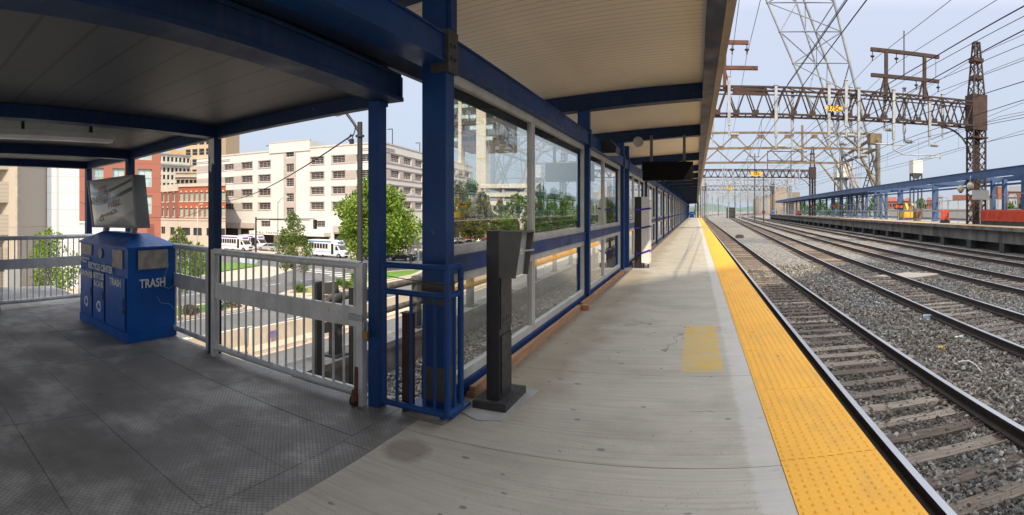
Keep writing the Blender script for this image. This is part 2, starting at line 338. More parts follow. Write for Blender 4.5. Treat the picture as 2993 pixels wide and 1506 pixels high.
def ballast_mat(name, isl):
    m, t, b, N, L = new_mat(name)
    if isl: v = N('ShaderNodeNewGeometry').outputs['Random Per Island']
    else:
        vo = N('ShaderNodeTexVoronoi'); vo.inputs['Scale'].default_value = 13; L(N('ShaderNodeNewGeometry').outputs['Position'], vo.inputs[0])
        s = N('ShaderNodeSeparateColor'); L(vo.outputs['Color'], s.inputs[0]); v = s.outputs[0]
    c = ramp(N, L, v, [(0, (.05, .046, .042)), (.25, (.14, .137, .126)), (.5, (.215, .23, .218)), (.8, (.26, .24, .212)), (1, (.52, .53, .50))])
    brown = ramp(N, L, noise(N, L, .33, None, 4), [(.3, (0,0,0)), (.6, (1,1,1))])
    c = mixc(N, L, mth(N, L, 'MULTIPLY', brown, .5), c, mixc(N, L, 1.0, c, (.95, .70, .50), 'MULTIPLY'))
    X = sep(N, L)[0]; oil = ramp(N, L, mth(N, L, 'ADD', mth(N, L, 'ABSOLUTE', mth(N, L, 'SUBTRACT', X, 2.8)), mth(N, L, 'MULTIPLY', noise(N, L, .9), .6)), [(.42, (1,1,1)), (.85, (0,0,0))])
    c = mixc(N, L, mth(N, L, 'MULTIPLY', oil, .55), c, (.07, .062, .054))          # oil and brake dust between the rails
    L(c, b.inputs['Base Color']); b.inputs['Roughness'].default_value = .9
    if not isl:
        bump(N, L, vo.outputs['Distance'], b, -.05, 1.0)
    return m
def tie_mat():
    m, t, b, N, L = new_mat('weathered_sleeper_wood'); oi = N('ShaderNodeObjectInfo').outputs['Random']
    g = noise(N, L, 2.2, mapped(N, L, (1.2, 22, 22)), 7, .7)
    dark = ramp(N, L, g, [(.35, (.06, .045, .036)), (.65, (.185, .135, .10))]); light = ramp(N, L, g, [(.35, (.14, .108, .082)), (.65, (.44, .37, .29))])
    c = mixc(N, L, ramp(N, L, oi, [(.3, (0,0,0)), (.95, (1,1,1))]), dark, light)
    L(c, b.inputs['Base Color']); b.inputs['Roughness'].default_value = .92; bump(N, L, g, b, .012)
    return m
def planks(name, c1, c2, pitch, axis, rough=.5, metal=.0):
    m, t, b, N, L = new_mat(name); X, Y, Z = sep(N, L); v = (X, Y, Z)[axis]
    f = mth(N, L, 'FRACT', mth(N, L, 'MULTIPLY', v, 1 / pitch)); g = mth(N, L, 'LESS_THAN', mth(N, L, 'ABSOLUTE', mth(N, L, 'SUBTRACT', f, .5)), .045)
    c = ramp(N, L, noise(N, L, .55, None, 5), [(.32, c1), (.68, c2)])
    c = mixc(N, L, mth(N, L, 'MULTIPLY', g, .6), c, tuple(x * .25 for x in c1)); L(c, b.inputs['Base Color'])
    b.inputs['Roughness'].default_value = rough; b.inputs['Metallic'].default_value = metal
    bump(N, L, g, b, -.008)
    return m
def brick(name, c1, c2, mortar, sc=3.0):
    m, t, b, N, L = new_mat(name); X, Y, Z = sep(N, L); cx = N('ShaderNodeCombineXYZ'); L(mth(N, L, 'ADD', X, Y), cx.inputs[0]); L(Z, cx.inputs[1])
    n = N('ShaderNodeTexBrick'); L(cx.outputs[0], n.inputs[0]); n.inputs['Color1'].default_value = (*c1, 1); n.inputs['Color2'].default_value = (*c2, 1)
    n.inputs['Mortar'].default_value = (*mortar, 1); n.inputs['Scale'].default_value = sc; n.inputs['Mortar Size'].default_value = .02
    L(mixc(N, L, .35, n.outputs[0], ramp(N, L, noise(N, L, .4), [(.3, c1), (.7, c2)])), b.inputs['Base Color']); b.inputs['Roughness'].default_value = .9
    return m
def panels(name, c1, c2, joint, pw, ph):
    m, t, b, N, L = new_mat(name); X, Y, Z = sep(N, L); cx = N('ShaderNodeCombineXYZ'); L(mth(N, L, 'SUBTRACT', X, mth(N, L, 'MULTIPLY', Y, .35)), cx.inputs[0]); L(Z, cx.inputs[1])
    n = N('ShaderNodeTexBrick'); L(cx.outputs[0], n.inputs[0]); n.offset = 0
    n.inputs['Color1'].default_value = (*c1, 1); n.inputs['Color2'].default_value = (*c2, 1); n.inputs['Mortar'].default_value = (*joint, 1)
    n.inputs['Scale'].default_value = 1; n.inputs['Mortar Size'].default_value = .035; n.inputs['Brick Width'].default_value = pw; n.inputs['Row Height'].default_value = ph
    L(n.outputs[0], b.inputs['Base Color']); b.inputs['Roughness'].default_value = .6
    return m
def leaf_mat(name, a, bcol, cc):
    m, t, b, N, L = new_mat(name); out = t.nodes['Material Output']
    v = N('ShaderNodeNewGeometry').outputs['Random Per Island']
    c = ramp(N, L, v, [(0, a), (.55, bcol), (1, cc)])
    c = mixc(N, L, 1.0, c, ramp(N, L, noise(N, L, .8, None, 3), [(.3, (.7, .75, .7)), (.7, (1.25, 1.2, 1.1))]), 'MULTIPLY')
    L(c, b.inputs['Base Color']); b.inputs['Roughness'].default_value = .6; b.inputs['Specular IOR Level'].default_value = .3
    tr = N('ShaderNodeBsdfTranslucent'); L(mixc(N, L, 1.0, c, (1.2, 1.5, .5), 'MULTIPLY'), tr.inputs[0])
    mx = N('ShaderNodeMixShader'); mx.inputs[0].default_value = .35; L(b.outputs[0], mx.inputs[1]); L(tr.outputs[0], mx.inputs[2]); L(mx.outputs[0], out.inputs[0])
    return m
platform_m = platform_mat(); plate_m = plate_mat(); tactile_m = tactile_mat()
ballast_g = ballast_mat('ballast_ground', False); ballast_r = ballast_mat('ballast_stone', True); tie_m = tie_mat()
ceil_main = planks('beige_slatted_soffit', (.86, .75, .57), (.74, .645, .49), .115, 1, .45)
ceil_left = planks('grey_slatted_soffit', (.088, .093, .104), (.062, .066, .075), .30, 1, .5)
rail_top = P('polished_rail_head', (.50, .50, .52), .42, .7, col2=(.44, .44, .46), sc=.3)
rail_side = P('rusty_rail_web', (.050, .034, .027), .8, col2=(.030, .023, .02), sc=8, bsc=30)
leaf_fresh = leaf_mat('fresh_leaf', (.055, .105, .012), (.155, .235, .028), (.33, .41, .075))
leaf_deep = leaf_mat('deep_leaf', (.04, .09, .014), (.075, .155, .022), (.15, .24, .04))
leaf_olive = leaf_mat('olive_leaf', (.065, .10, .022), (.12, .165, .04), (.22, .25, .09))
leaf_gold = leaf_mat('golden_leaf', (.09, .095, .015), (.17, .165, .03), (.29, .25, .05))
# ================================================================ the setting: platform, tracks, ground
RT = -1.05                                         # rail top
BED = -1.288
b = MB(); ys = [-3.2, 1.35, 3.0, 4.68, 8.5, 12.3, 17, 22, 27, 33, 39, 45, 52, 60, 70, 82, 96, 112, 130, 152]
for a, c in zip(ys, ys[1:]): b.box(-1.90, .5, a + .004, c - .004, -.30, 0)
b.box(-1.90, 1.06, -3.2, 152, -.34, -.012)
o = b.build('platform', platform_m); tag(o, kind='structure')
b = MB(); b.box(.6, 1.0, -3.2, 152, -2.0, -.35)
for k in range(30): b.box(.5, 1.02, 2 + k * 5, 2.5 + k * 5, -2.0, -.34)
b.box(1.0, 1.075, -3.2, 152, -.33, -.02)
tag(b.build('platform_base', conc_side), kind='structure')
# tactile paving: panels with truncated domes
b = MB(); y = -3.05
while y < 152:
    b.box(.502, 1.105, y, y + 1.211, -.05, .006); y += 1.22
o = b.build('tactile_paving', tactile_m); tag(o, kind='structure')
def domes():
    ang = np.arange(8) * math.pi / 4; t = []
    for r, h in ((.017, 0), (.0125, .0045), (.006, .0055)): t += [(r*math.cos(a), r*math.sin(a), h) for a in ang]
    t = np.array(t); f = []
    for j in range(2):
        for i in range(8): f.append((j*8+i, j*8+(i+1) % 8, (j+1)*8+(i+1) % 8, (j+1)*8+i))
    f += [(16, 17, 18, 19), (16, 19, 20, 23), (20, 21, 22, 23)]
    f = np.array(f); xs = .502 + .03 + np.arange(10) * .0603; yy = np.arange(.6, 34, .061)
    C = np.array([(x + (.03 if k % 2 and False else 0), v, .0055) for k, v in enumerate(yy) for x in xs])
    V = (t[None] + C[:, None]).reshape(-1, 3); Fc = (f[None] + (np.arange(len(C)) * len(t))[:, None, None]).reshape(-1, 4)
    return V, Fc
V, Fc = domes(); d = raw_mesh('dome_pattern', V, Fc, tactile_m, o, True)
# stepped floor of tread plates under the side canopy
b = MB(); xs = [-1.895, -2.12, -3.5, -4.78, -6.05, -7.3, -8.55, -9.8]; yy = [3.30 - i * .6 for i in range(12)]
for i, (x1, x0) in enumerate(zip(xs, xs[1:])):
    rows = [(3.30, 2.6), (2.6, -3.5)] if i == 0 else list(zip(yy, yy[1:]))
    for (c, a) in rows: b.box(x0 + .002, x1 - .002, a + .002, c - .002, -.02, .004 + random.uniform(-.0015, .0015))
b.box(-9.8, -1.9, -3.5, 3.27, -.14, -.012)
for x in (-4.0, -4.75, -6.2): b.box(x - .16, x + .16, 3.27, 3.42, -.16, -.05)
tag(b.build('walkway_floor', plate_m), kind='structure')
# ballast bed, with stones
b = MB(); b.sheet([(.9, -8, BED), (60, -8, BED), (140, 1400, BED), (-60, 1400, BED), (-60, 170, BED), (.9, 170, BED)])
tag(b.build('track_bed', ballast_g), kind='structure')
def stones(C, size, name, mat):
    n = len(C); base = np.array([(1,0,0),(-1,0,0),(0,1,0),(0,-1,0),(0,0,1),(0,0,-1)], float)
    cor = np.array([(a, c, e) for a in (-1,1) for c in (-1,1) for e in (-1,1)], float) * .62
    tri = []
    for a in (0, 1):
        for c in (2, 3):
            for e in (4, 5): tri.append((a, c, e) if (a + c + e) % 2 == 0 else (a, e, c))
    # every octant face is broken at a jittered corner point: 14 vertices, 24 faces
    T = np.vstack([base, cor]); fs = []
    for k, (sx, sy, sz) in enumerate([(a, c, e) for a in (-1,1) for c in (-1,1) for e in (-1,1)]):
        p, q, r = (0 if sx > 0 else 1), (2 if sy > 0 else 3), (4 if sz > 0 else 5)
        tt = (p, q, r) if sx * sy * sz > 0 else (p, r, q)
        for u, v in ((0, 1), (1, 2), (2, 0)): fs.append((6 + k, tt[u], tt[v]))
    fs = np.array(fs)
    V = T[None] * RNG.uniform(.6, 1.15, (n, 14, 1)) * (np.asarray(size)[:, None, None] * RNG.uniform(.6, 1.2, (n, 1, 3)) * np.array([1, 1, .8]))
    q = RNG.normal(size=(n, 4)); q /= np.linalg.norm(q, axis=1)[:, None]; w_, x, y, z = q.T
    Rm = np.stack([np.stack([1-2*(y*y+z*z), 2*(x*y-z*w_), 2*(x*z+y*w_)], -1), np.stack([2*(x*y+z*w_), 1-2*(x*x+z*z), 2*(y*z-x*w_)], -1), np.stack([2*(x*z-y*w_), 2*(y*z+x*w_), 1-2*(x*x+y*y)], -1)], 1)
    V = np.einsum('nij,nkj->nki', Rm, V) + C[:, None]
    o = raw_mesh(name, V.reshape(-1, 3), (fs[None] + (np.arange(n) * 14)[:, None, None]).reshape(-1, 3), mat)
    return tag(o, kind='stuff')
n = 90000; yy = 26 * RNG.random(n) ** 1.7 - .2; xx = 1.1 + RNG.random(n) ** 1.15 * (4 + yy * .95)
C = np.stack([xx, yy, np.full(n, BED) + RNG.uniform(.0, .042, n)], -1)
sz = RNG.uniform(.016, .036, n) * (1 + yy * .03); C[:, 2] += .035 * np.exp(-((xx - 4.7) / .7) ** 2)
tag(stones(C, sz, 'gravel', ballast_r), 'loose grey crushed stone ballast lying between and beside the tracks', 'gravel')
n = 9000; C = np.stack([RNG.uniform(-5.5, -2.05, n), 3.4 + RNG.random(n) * 12, -1.6 + RNG.uniform(0, .04, n)], -1)
tag(stones(C, RNG.uniform(.025, .05, n), 'gravel', ballast_r), 'grey ballast stones in the strip behind the blue corner guard rail', 'gravel')
# ---- tracks
def curve_pts(f0):
    pts = []
    for s in list(np.arange(-2, 160, 6)) + list(np.arange(160, 620, 12)):
        sh = 0 if s < 165 else (s - 165) ** 2 / 3200
        pts.append(f0(s, sh))
    return pts
def rail(name, fn, parent):
    prof = [(-.037, 0), (.037, 0), (.037, -.035), (.012, -.05), (.010, -.14), (.07, -.155), (.07, -.175), (-.07, -.175), (-.07, -.155), (-.010, -.14), (-.012, -.05), (-.037, -.035)]
    m = MB(); P_ = curve_pts(fn); k = len(prof); vs = []
    for i, p in enumerate(P_):
        d = (P_[min(i+1, len(P_)-1)] - P_[max(i-1, 0)]).normalized(); r = Vector((d.y, -d.x, 0))
        vs += [p + r * u + Vector((0, 0, RT + v)) for u, v in prof]
    for i in range(len(P_) - 1):
        for j in range(k): m.add([], [], 0)
    fs = []; mi = []
    for i in range(len(P_) - 1):
        for j in range(k):
            fs.append((i*k + j, i*k + (j+1) % k, (i+1)*k + (j+1) % k, (i+1)*k + j)); mi.append(0 if j == 0 else 1)
    m.v = [tuple(v) for v in vs]; m.f = [list(f) for f in fs]; m.m = mi; m.s = [False] * len(fs)
    return m.build(name, [rail_top, rail_side], parent)
def make_track(label, fn, dL, dR, s0, detail):
    root = thing('railway_track', label, 'track', tuple(fn(0, 0, (dL+dR)/2)[:2]) + (RT,), 'parallel railway tracks')
    for d in (dL, dR): rail('rail', lambda s, sh, d=d: fn(s, sh, d), root)
    mid = (dL + dR) / 2; w_ = (dR - dL); proto = None; plate = []; far_m = MB(); far_p = MB()
    s = s0; i = 0; rng = random.Random(int(dL * 100))
    while s < 240:
        p = fn(s, 0 if s < 165 else (s - 165) ** 2 / 3200, mid); az = math.atan2(-(fn(1, 0, 0) - fn(0, 0, 0)).x, (fn(1, 0, 0) - fn(0, 0, 0)).y)
        az += rng.uniform(-.015, .015); zz = RT - .178 - rng.uniform(0, .024)
        if i < 96:
            if proto is None or i < 8:
                m = MB(); L_ = w_ / 2 + .40; n = 10
                for a in range(n):                       # a plank with slightly uneven edges
                    x0, x1 = -L_ + 2 * L_ * a / n, -L_ + 2 * L_ * (a + 1) / n
                    m.box(x0, x1, -.112 + rng.uniform(-.008, .004), .112 + rng.uniform(-.004, .008), -.17, rng.uniform(-.006, 0))
                t = m.build('tie', tie_m, root, local=True); 
                if i == 0: proto = []
                proto.append(t)
            else: t = copy_part(proto[rng.randrange(len(proto))], parent=root)
            t.location = (p.x - root.location.x, p.y - root.location.y, zz - RT); t.rotation_euler = (0, 0, az)
            if i < detail:
                m = MB()
                for sg in (-1, 1):
                    c = sg * w_ / 2
                    m = MB(); m.box(c - .17, c + .17, -.09, .09, -.002, .0025)
                    for e in (-.1, .1):
                        for yv in (-.055, .055): m.box(c + e - .014, c + e + .014, yv - .014, yv + .014, -.002, .03)
                    if len(plate) < 2: plate.append(m.build('spiked_plate', rust, t, local=True))
                    elif len(t.children) < 2: copy_part(plate[sg > 0], parent=t)
        else:
            ca, sa = math.cos(az), math.sin(az); L_ = w_ / 2 + .40
            m = MB().box(-L_, L_, -.11, .11, -.17, 0)
            far_m.add([(p.x + x*ca - y_*sa, p.y + x*sa + y_*ca, zz + z) for x, y_, z in m.v], m.f)
        s += .52 + rng.uniform(-.03, .03); i += 1
    tag(far_m.build('tie', tie_m, root), kind='stuff')
    return root
def f1(s, sh, d): return Vector((d + sh, s, 0))
def f2(s, sh, d): return far(d + sh, s)
make_track('nearest railway track, running right beside the yellow platform edge', f1, 2.06, 3.57, .9, 40)
make_track('second railway track out from the yellow platform edge', f2, 5.42, 7.12, 5.0, 24)
make_track('third railway track out, between the pale slab and the far pair of rails', f2, 9.35, 11.05, 11.0, 0)
make_track('farthest railway track, running under the far concrete platform', f2, 13.95, 15.85, 17.0, 0)
def litter(name, label, cat, pts, mat, h=.012, z=None):
    m = MB(); c = Vector((sum(p[0] for p in pts) / len(pts), sum(p[1] for p in pts) / len(pts), 0))
    m.prism([(p[0], p[1]) for p in pts], (0, 0, (BED + .02) if z is None else z), (1,0,0), (0,1,0), (0, 0, h))
    return tag(m.build(name, mat), label, cat)
q = at(2660, 807, z=BED + .03); litter('concrete_slab', 'flat pale slab lying on the ballast between second and third track', 'slab', [(q.x-1.6, q.y+.2), (q.x+.2, q.y+.9), (q.x+1.5, q.y-.2), (q.x-.2, q.y-.9)], paving, .06)
q = at(2752, 1018, z=BED + .03); litter('yellow_scrap', 'torn yellow scrap on the stones beside the second track', 'litter', [(q.x-.11, q.y-.04), (q.x-.03, q.y+.06), (q.x+.05, q.y+.02), (q.x+.15, q.y+.07), (q.x+.04, q.y-.03), (q.x-.02, q.y-.09)], yellow_sign, .05)
q = at(2708, 928, z=BED + .05); litter('plastic_bag', 'crumpled pale blue plastic bag by the second track rail', 'litter', [(q.x-.12, q.y-.05), (q.x-.05, q.y+.09), (q.x+.14, q.y+.06), (q.x+.12, q.y-.06)], P('pale_blue_plastic', (.5, .68, .75), .3), .09)
q = at(2803, 986, z=BED + .03); litter('paper_cup', 'small flat white wrapper beside the second track, near the torn yellow scrap', 'litter', [(q.x-.1, q.y-.04), (q.x-.09, q.y+.04), (q.x+.1, q.y+.05), (q.x+.1, q.y-.03)], wrap, .03)
m = MB(); pp = [at(2800 + 17*i, 1055 + 5 * (i - 1.5) ** 2 * (1 if i > 1.5 else .3), z=BED + .07) for i in range(5)]; m.path(pp, .012)
tag(m.build('white_hose', wrap), 'curved length of thin white hose on the ballast between two tracks', 'hose')
q = at(2163, 696, z=BED); m = MB(); m.box(q.x-.45, q.x+.35, q.y-.3, q.y+.3, BED, BED+.28); m.box(q.x-.3, q.x+.2, q.y-.2, q.y+.2, BED+.28, BED+.36)
tag(m.build('junction_box', dark_steel), 'small dark lineside box standing between first and second track', 'box')
# ---- left: ballast strip, parapet, street
def retain(): 
    m = MB(); m.box(-5.95, -5.55, 4.2, 150, -6.4, -1.05); m.box(-6.0, -5.5, 4.2, 150, -1.12, -1.0)
    return tag(m.build('parapet_wall', conc_old), 'weathered concrete parapet wall carrying the thick pipe railing', 'wall')
retain()
m = MB(); m.box(-5.55, -1.92, 3.42, 150, -2.2, -1.6)
tag(m.build('ballast_strip', ballast_g), kind='structure')
m = MB(); m.box(-2.3, -1.92, 3.42, 150, -1.7, -.5); m.box(-9.8, -1.92, -3.5, 3.0, -.6, -.16); m.box(-5.5, -1.95, -3.5, 3.42, -6.3, -.62)
tag(m.build('viaduct_wall', conc_old), 'stained concrete wall under the platform edge and plate floor', 'wall')
G = -6.05
m = MB(); m.sheet([(-4000, -3000, G), (-5.6, -3000, G), (-5.6, 3000, G), (-4000, 3000, G)])
tag(m.build('pavement', paving), kind='structure')
def flat(name, poly, z, mat, label=None, cat=None, kind='structure', group=None, hgt=0):
    m = MB(); pts = [(p[0], p[1], z) for p in poly]
    ar = sum(pts[i][0] * pts[(i+1) % len(pts)][1] - pts[(i+1) % len(pts)][0] * pts[i][1] for i in range(len(pts)))
    if ar < 0: pts = pts[::-1]
    if hgt: m.prism([(p[0], p[1]) for p in pts], (0, 0, z - hgt), (1,0,0), (0,1,0), (0,0,hgt))
    else: m.sheet(pts)
    return tag(m.build(name, mat), label, cat, group, kind)
flat('dirt_ground', [(-6, 3), (-12.5, 5), (-13, 60), (-11, 160), (-6, 160)], G + .004, dirt)
flat('road', [(-21, -60), (-30, -60), (-30, 51), (-31, 56), (-31, 300), (-21, 300)], G + .004, asphalt)
flat('road', [(-33.8, -60), (-43.2, -60), (-43.2, 40), (-47, 48), (-80, 44), (-140, 34), (-140, 48), (-84, 57), (-47, 66), (-44, 72), (-44, 300), (-34.5, 300), (-34.5, 70), (-30, 66), (-30, 52), (-33.8, 46)], G + .008, asphalt)
flat('road', [(-13.2, 14), (-20, 14), (-20, 80), (-13.2, 80)], G + .012, asphalt)
flat('median_strip', [(-30.1, -60), (-33.7, -60), (-33.7, 24), (-32.2, 27.6), (-30.1, 25)], G + .14, paving, hgt=.14)
flat('median_strip', [(-31, 33), (-33.2, 31.5), (-34.2, 34), (-36.5, 50), (-33, 58), (-31, 52)], G + .14, paving, hgt=.14)
for nm, pl, mt in (('grass', [(-30.6, -60), (-33.3, -60), (-33.3, 23), (-32.2, 26.4), (-30.7, 24)], grass_m), ('grass', [(-31.4, 44), (-34.9, 43), (-35.9, 49.6), (-33, 56.5), (-31.4, 51)], grass_m),
                   ('dry_grass', [(-31.5, 34), (-33, 32.6), (-33.8, 35), (-34.8, 42.6), (-31.4, 43.6)], grass_dry), ('grass', [(-66, 44.5), (-52.5, 46.6), (-49, 32.5), (-49, 20)], grass_m), ('grass', [(-63, 14), (-54, 21), (-48, 12), (-55, 8)], grass_m)):
    o = flat(nm, pl, G + .152, mt, kind='stuff', hgt=.13); o['label'] = 'short grass on the street median' if 'dry' not in nm else 'dry yellowed grass on the second median'
m = MB()
for k in range(9):
    x = -48.5 + k * 1.5; y = 53.5 - k * .35; m.sheet([(x, y, G + .014), (x + .55, y, G + .014), (x + 1.1, y + 3.4, G + .014), (x + .55, y + 3.4, G + .014)])
    m.sheet([(x + 3, y - 6.5, G + .014), (x + 3.55, y - 6.5, G + .014), (x + 4.3, y - 3.6, G + .014), (x + 3.75, y - 3.6, G + .014)])
for k in range(16):
    m.sheet([(-38.55, -20 + 5 * k, G + .014), (-38.4, -20 + 5 * k, G + .014), (-38.4, -18 + 5 * k, G + .014), (-38.55, -18 + 5 * k, G + .014)])
    m.sheet([(-25.6, -20 + 5 * k, G + .014), (-25.45, -20 + 5 * k, G + .014), (-25.45, -18 + 5 * k, G + .014), (-25.6, -18 + 5 * k, G + .014)])
m.sheet([(-29.6, -60, G + .014), (-29.48, -60, G + .014), (-29.48, 50, G + .014), (-29.6, 50, G + .014)])
tag(m.build('road_marking', road_white), kind='structure')
# ---- right: water and far bank
m = MB(); m.sheet([(36, -200, -4.2), (1500, -200, -4.2), (1500, 3000, -4.2), (140, 3000, -4.2), (60, 200, -4.2)])
def water():
    mt, t, bb, N, L = new_mat('river_water'); bb.inputs['Base Color'].default_value = (.10, .13, .14, 1); bb.inputs['Roughness'].default_value = .12
    bump(N, L, noise(N, L, .6, mapped(N, L, (1, .3, 1))), bb, .03); return mt
tag(m.build('water', water()), kind='structure')
m = MB(); m.sheet([(-3000, 900, -8), (5000, 900, -8), (5000, 5000, -8), (-3000, 5000, -8)])
tag(m.build('ground', grass_dry), kind='structure')
def hill(name, pts, r, mat, dz):
    m = MB(); n = 60; vs = []
    for i in range(n + 1):
        px = pts[0] + (pts[1] - pts[0]) * i / n; t = th(px); h = dz * (.55 + .45 * math.sin(i * .35) * math.sin(i * .13 + 1)) * min(1, i / 6, (n - i) / 6) + random.uniform(-1, 1) * dz * .05
        for rr, hh in ((r, -10), (r + 60, h * .6), (r + 160, h), (r + 500, -10)): vs.append((rr * math.sin(t), rr * math.cos(t), hh))
    fs = [(i*4 + j, i*4 + j + 1, (i+1)*4 + j + 1, (i+1)*4 + j) for i in range(n) for j in range(3)]
    m.add(vs, fs, 0, True); return tag(m.build(name, mat), kind='structure')
hill_m = P('wooded_hill', (.11, .165, .14), .95, col2=(.075, .12, .095), sc=.035, bsc=.06, bd=4)
hill('hill', (1700, 2420), 1500, hill_m, 26)
hill('hill', (2300, 3300), 1100, hill_m, 14)
# ================================================================ the platform canopy, glazed wall and fittings
PX0, PX1 = -1.965, -1.765                          # the posts
POSTS = [3.35, 8.40, 12.50, 13.45, 18.5, 23.5, 28.5] + [33.5 + 5 * i for i in range(20)]
cn = thing('platform_canopy', 'long station canopy with beige slatted soffit on dark blue steel posts', 'canopy', (-1.87, 3.41, 0))
m = MB(); m.prism([(-3.15, 3.345), (.27, 3.60), (.27, 3.70), (-3.15, 3.445)], (0, -3.5, 0), (1,0,0), (0,0,1), (0, 156, 0)); m.build('soffit', ceil_main, cn)
m = MB(); m.prism([(-3.2, 3.447), (.36, 3.703), (.36, 3.78), (-3.2, 3.52)], (0, -3.5, 0), (1,0,0), (0,0,1), (0, 156, 0)); m.build('roof', galv, cn)
m = MB(); m.box(.272, .36, -3.5, 152.5, 3.36, 3.70)
m.build('fascia', P('buff_fascia', (.40, .33, .24), .6, sc=2), cn)
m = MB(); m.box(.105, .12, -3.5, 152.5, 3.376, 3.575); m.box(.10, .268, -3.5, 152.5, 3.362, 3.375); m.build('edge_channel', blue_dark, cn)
m = MB(); m.box(PX0, PX1 - .004, -3.5, 152.5, 2.595, 2.79); m.box(PX0 - .012, PX1 + .012, -3.5, 152.5, 2.588, 2.603); m.box(PX0 - .012, PX1 + .012, -3.5, 152.5, 2.782, 2.797)
m.build('wall_beam', blue, cn)
m = MB(); m.box(-2.38, -2.33, -3.5, 152.5, 2.66, 2.82); m.build('gutter', blue_dark, cn)
cb = None
for i, y in enumerate([-1.6] + POSTS):
    if y in (13.45,): continue
    if cb is None:
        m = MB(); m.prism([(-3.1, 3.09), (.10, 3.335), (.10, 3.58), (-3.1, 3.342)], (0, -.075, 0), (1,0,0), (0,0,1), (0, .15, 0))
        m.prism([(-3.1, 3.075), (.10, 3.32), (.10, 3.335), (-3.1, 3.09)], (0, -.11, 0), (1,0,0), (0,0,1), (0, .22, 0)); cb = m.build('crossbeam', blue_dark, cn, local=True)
        c = cb
    else: c = copy_part(cb)
    c.location = (1.87, y + .065 - 3.41, 0)
pm = None
for i, y in enumerate(POSTS):
    if i == 0:
        m = MB(); m.box(PX0, PX1, y, y + .135, .045, 3.16); m.box(PX1 - .002, PX1 + .035, y + .02, y + .115, 2.83, 3.2)
        p = m.build('post', blue, cn)
        MB().box(PX0 - .004, PX1 + .004, y - .004, y + .139, .80, .97).build('primer_patch', bare, p); MB().box(PX0 - .004, PX1 + .004, y - .004, y + .139, .09, .34).build('primer_patch', bare, p)
        k = MB(); k.box(PX0 - .09, PX1 + .10, y - .10, y + .22, .022, .045); k.build('base_plate', blue, p)
        k = MB(); k.prism([(-.15, -.15), (.17, -.17), (.14, .27), (-.13, .25)], (-1.87, y, .0), (1,0,0), (0,1,0), (0,0,.022)); k.build('grout_pad', conc_old, p)
        k = MB(); k.box(PX0 + .08, PX1 + .016, y - .014, y - .001, 2.52, 2.83); k.box(PX1 + .002, PX1 + .03, y - .012, y + .145, 2.52, 2.83)
        for zz in (2.62, 2.72):
            for yy_ in (y + .035, y + .095): k.tube((PX1 + .03, yy_, zz), (PX1 + .042, yy_, zz), .014)
            k.tube((PX1 - .06, y - .014, zz), (PX1 - .06, y - .026, zz), .014)
        k.build('splice_plate', bare, p)
    elif pm is None:
        m = MB(); m.box(PX0, PX1, 0, .115, -.03, 3.2); m.box(PX1 - .002, PX1 + .022, .01, .105, 2.55, 2.86); pm = m.build('post', blue, cn, local=True); pm.location = (1.87, y - 3.41, 0)
    else: copy_part(pm, (1.87, y - 3.41, 0))
# glazed wall bays
def bay(y0, y1, splits, label, group=None):
    root = thing('glazed_wall_bay', label, 'glass wall', (-1.86, y0, 0), group); gx0, gx1 = -1.905, -1.845
    m = MB(); m.box(-1.93, -1.815, y0, y1, -.04, .11); m.box(-1.93, -1.815, y0, y1, 1.005, 1.135); m.box(-1.94, -1.80, y0, y1, 1.128, 1.142); m.build('steel_rail', blue, root)
    ed = [y0] + splits + [y1]; zs = ((.112, 1.003), (1.144, 2.586)); fw = .058
    for zi, (z0, z1) in enumerate(zs):
        for a, c in zip(ed, ed[1:]):
            f = MB(); k = .004
            f.box(gx0, gx1, a + k, c - k, z0, z0 + fw + .02); f.box(gx0, gx1, a + k, c - k, z1 - fw - .02, z1)
            f.box(gx0, gx1 - .001, a + k, a + fw, z0 + fw + .021, z1 - fw - .021); f.box(gx0, gx1 - .001, c - fw, c - k, z0 + fw + .021, z1 - fw - .021)
            fo = f.build('window_frame', white_frame, root)
            g = MB(); g.box(-1.882, -1.874, a + fw - .006, c - fw + .006, z0 + fw + .015, z1 - fw - .015); g.build('pane', pane_m, fo)
    m = MB(); m.box(gx0 - .03, gx0 - .002, y0 + .02, y1 - .02, z1 - .16, z1 - .05); m.build('blind_strip', dark_steel, root)
    return root
bay(3.49, 8.395, [5.66], 'nearest glazed wall bay, two wide windows from the corner guard rail on')
bay(8.52, 12.49, [10.25], 'second glazed wall bay from the corner, beside the taped white kiosk')
for i in range(3, len(POSTS) - 1):
    y0, y1 = POSTS[i] + .12, POSTS[i + 1] - .005; n = 3
    lab = {3: 'third glazed wall bay, right behind the taped white kiosk', 4: 'fourth glazed wall bay, just past the taped white kiosk'}.get(i, 'blue framed glazed wall bay farther down the platform past the kiosks')
    bay(y0, y1, [y0 + (y1 - y0) * k / n for k in range(1, n)], lab, 'glazed wall bays farther down' if i > 4 else None)
# timber curbs along the wall foot
def curb(y0, y1, label):
    m = MB(); m.box(-1.76, -1.715, y0, y1, .004, .092); m.box(-1.80, -1.762, y0 + .02, y1 - .02, -.01, .03); return tag(m.build('timber_curb', wood), label, 'timber', 'timber curbs along the wall foot')
curb(3.75, 7.55, 'longest raw timber on edge along the wall foot behind the black pedestal')
curb(7.72, 12.2, 'raw timber on edge at the wall foot between the second post and the taped kiosk')
m = MB(); m.box(-1.715, -1.60, 7.58, 7.70, .004, .075); tag(m.build('timber_block', wood), 'short offcut block of timber at the wall foot between two curbs', 'timber')
curb(13.9, 22, 'raw timber strip at the wall foot beyond the taped kiosk')
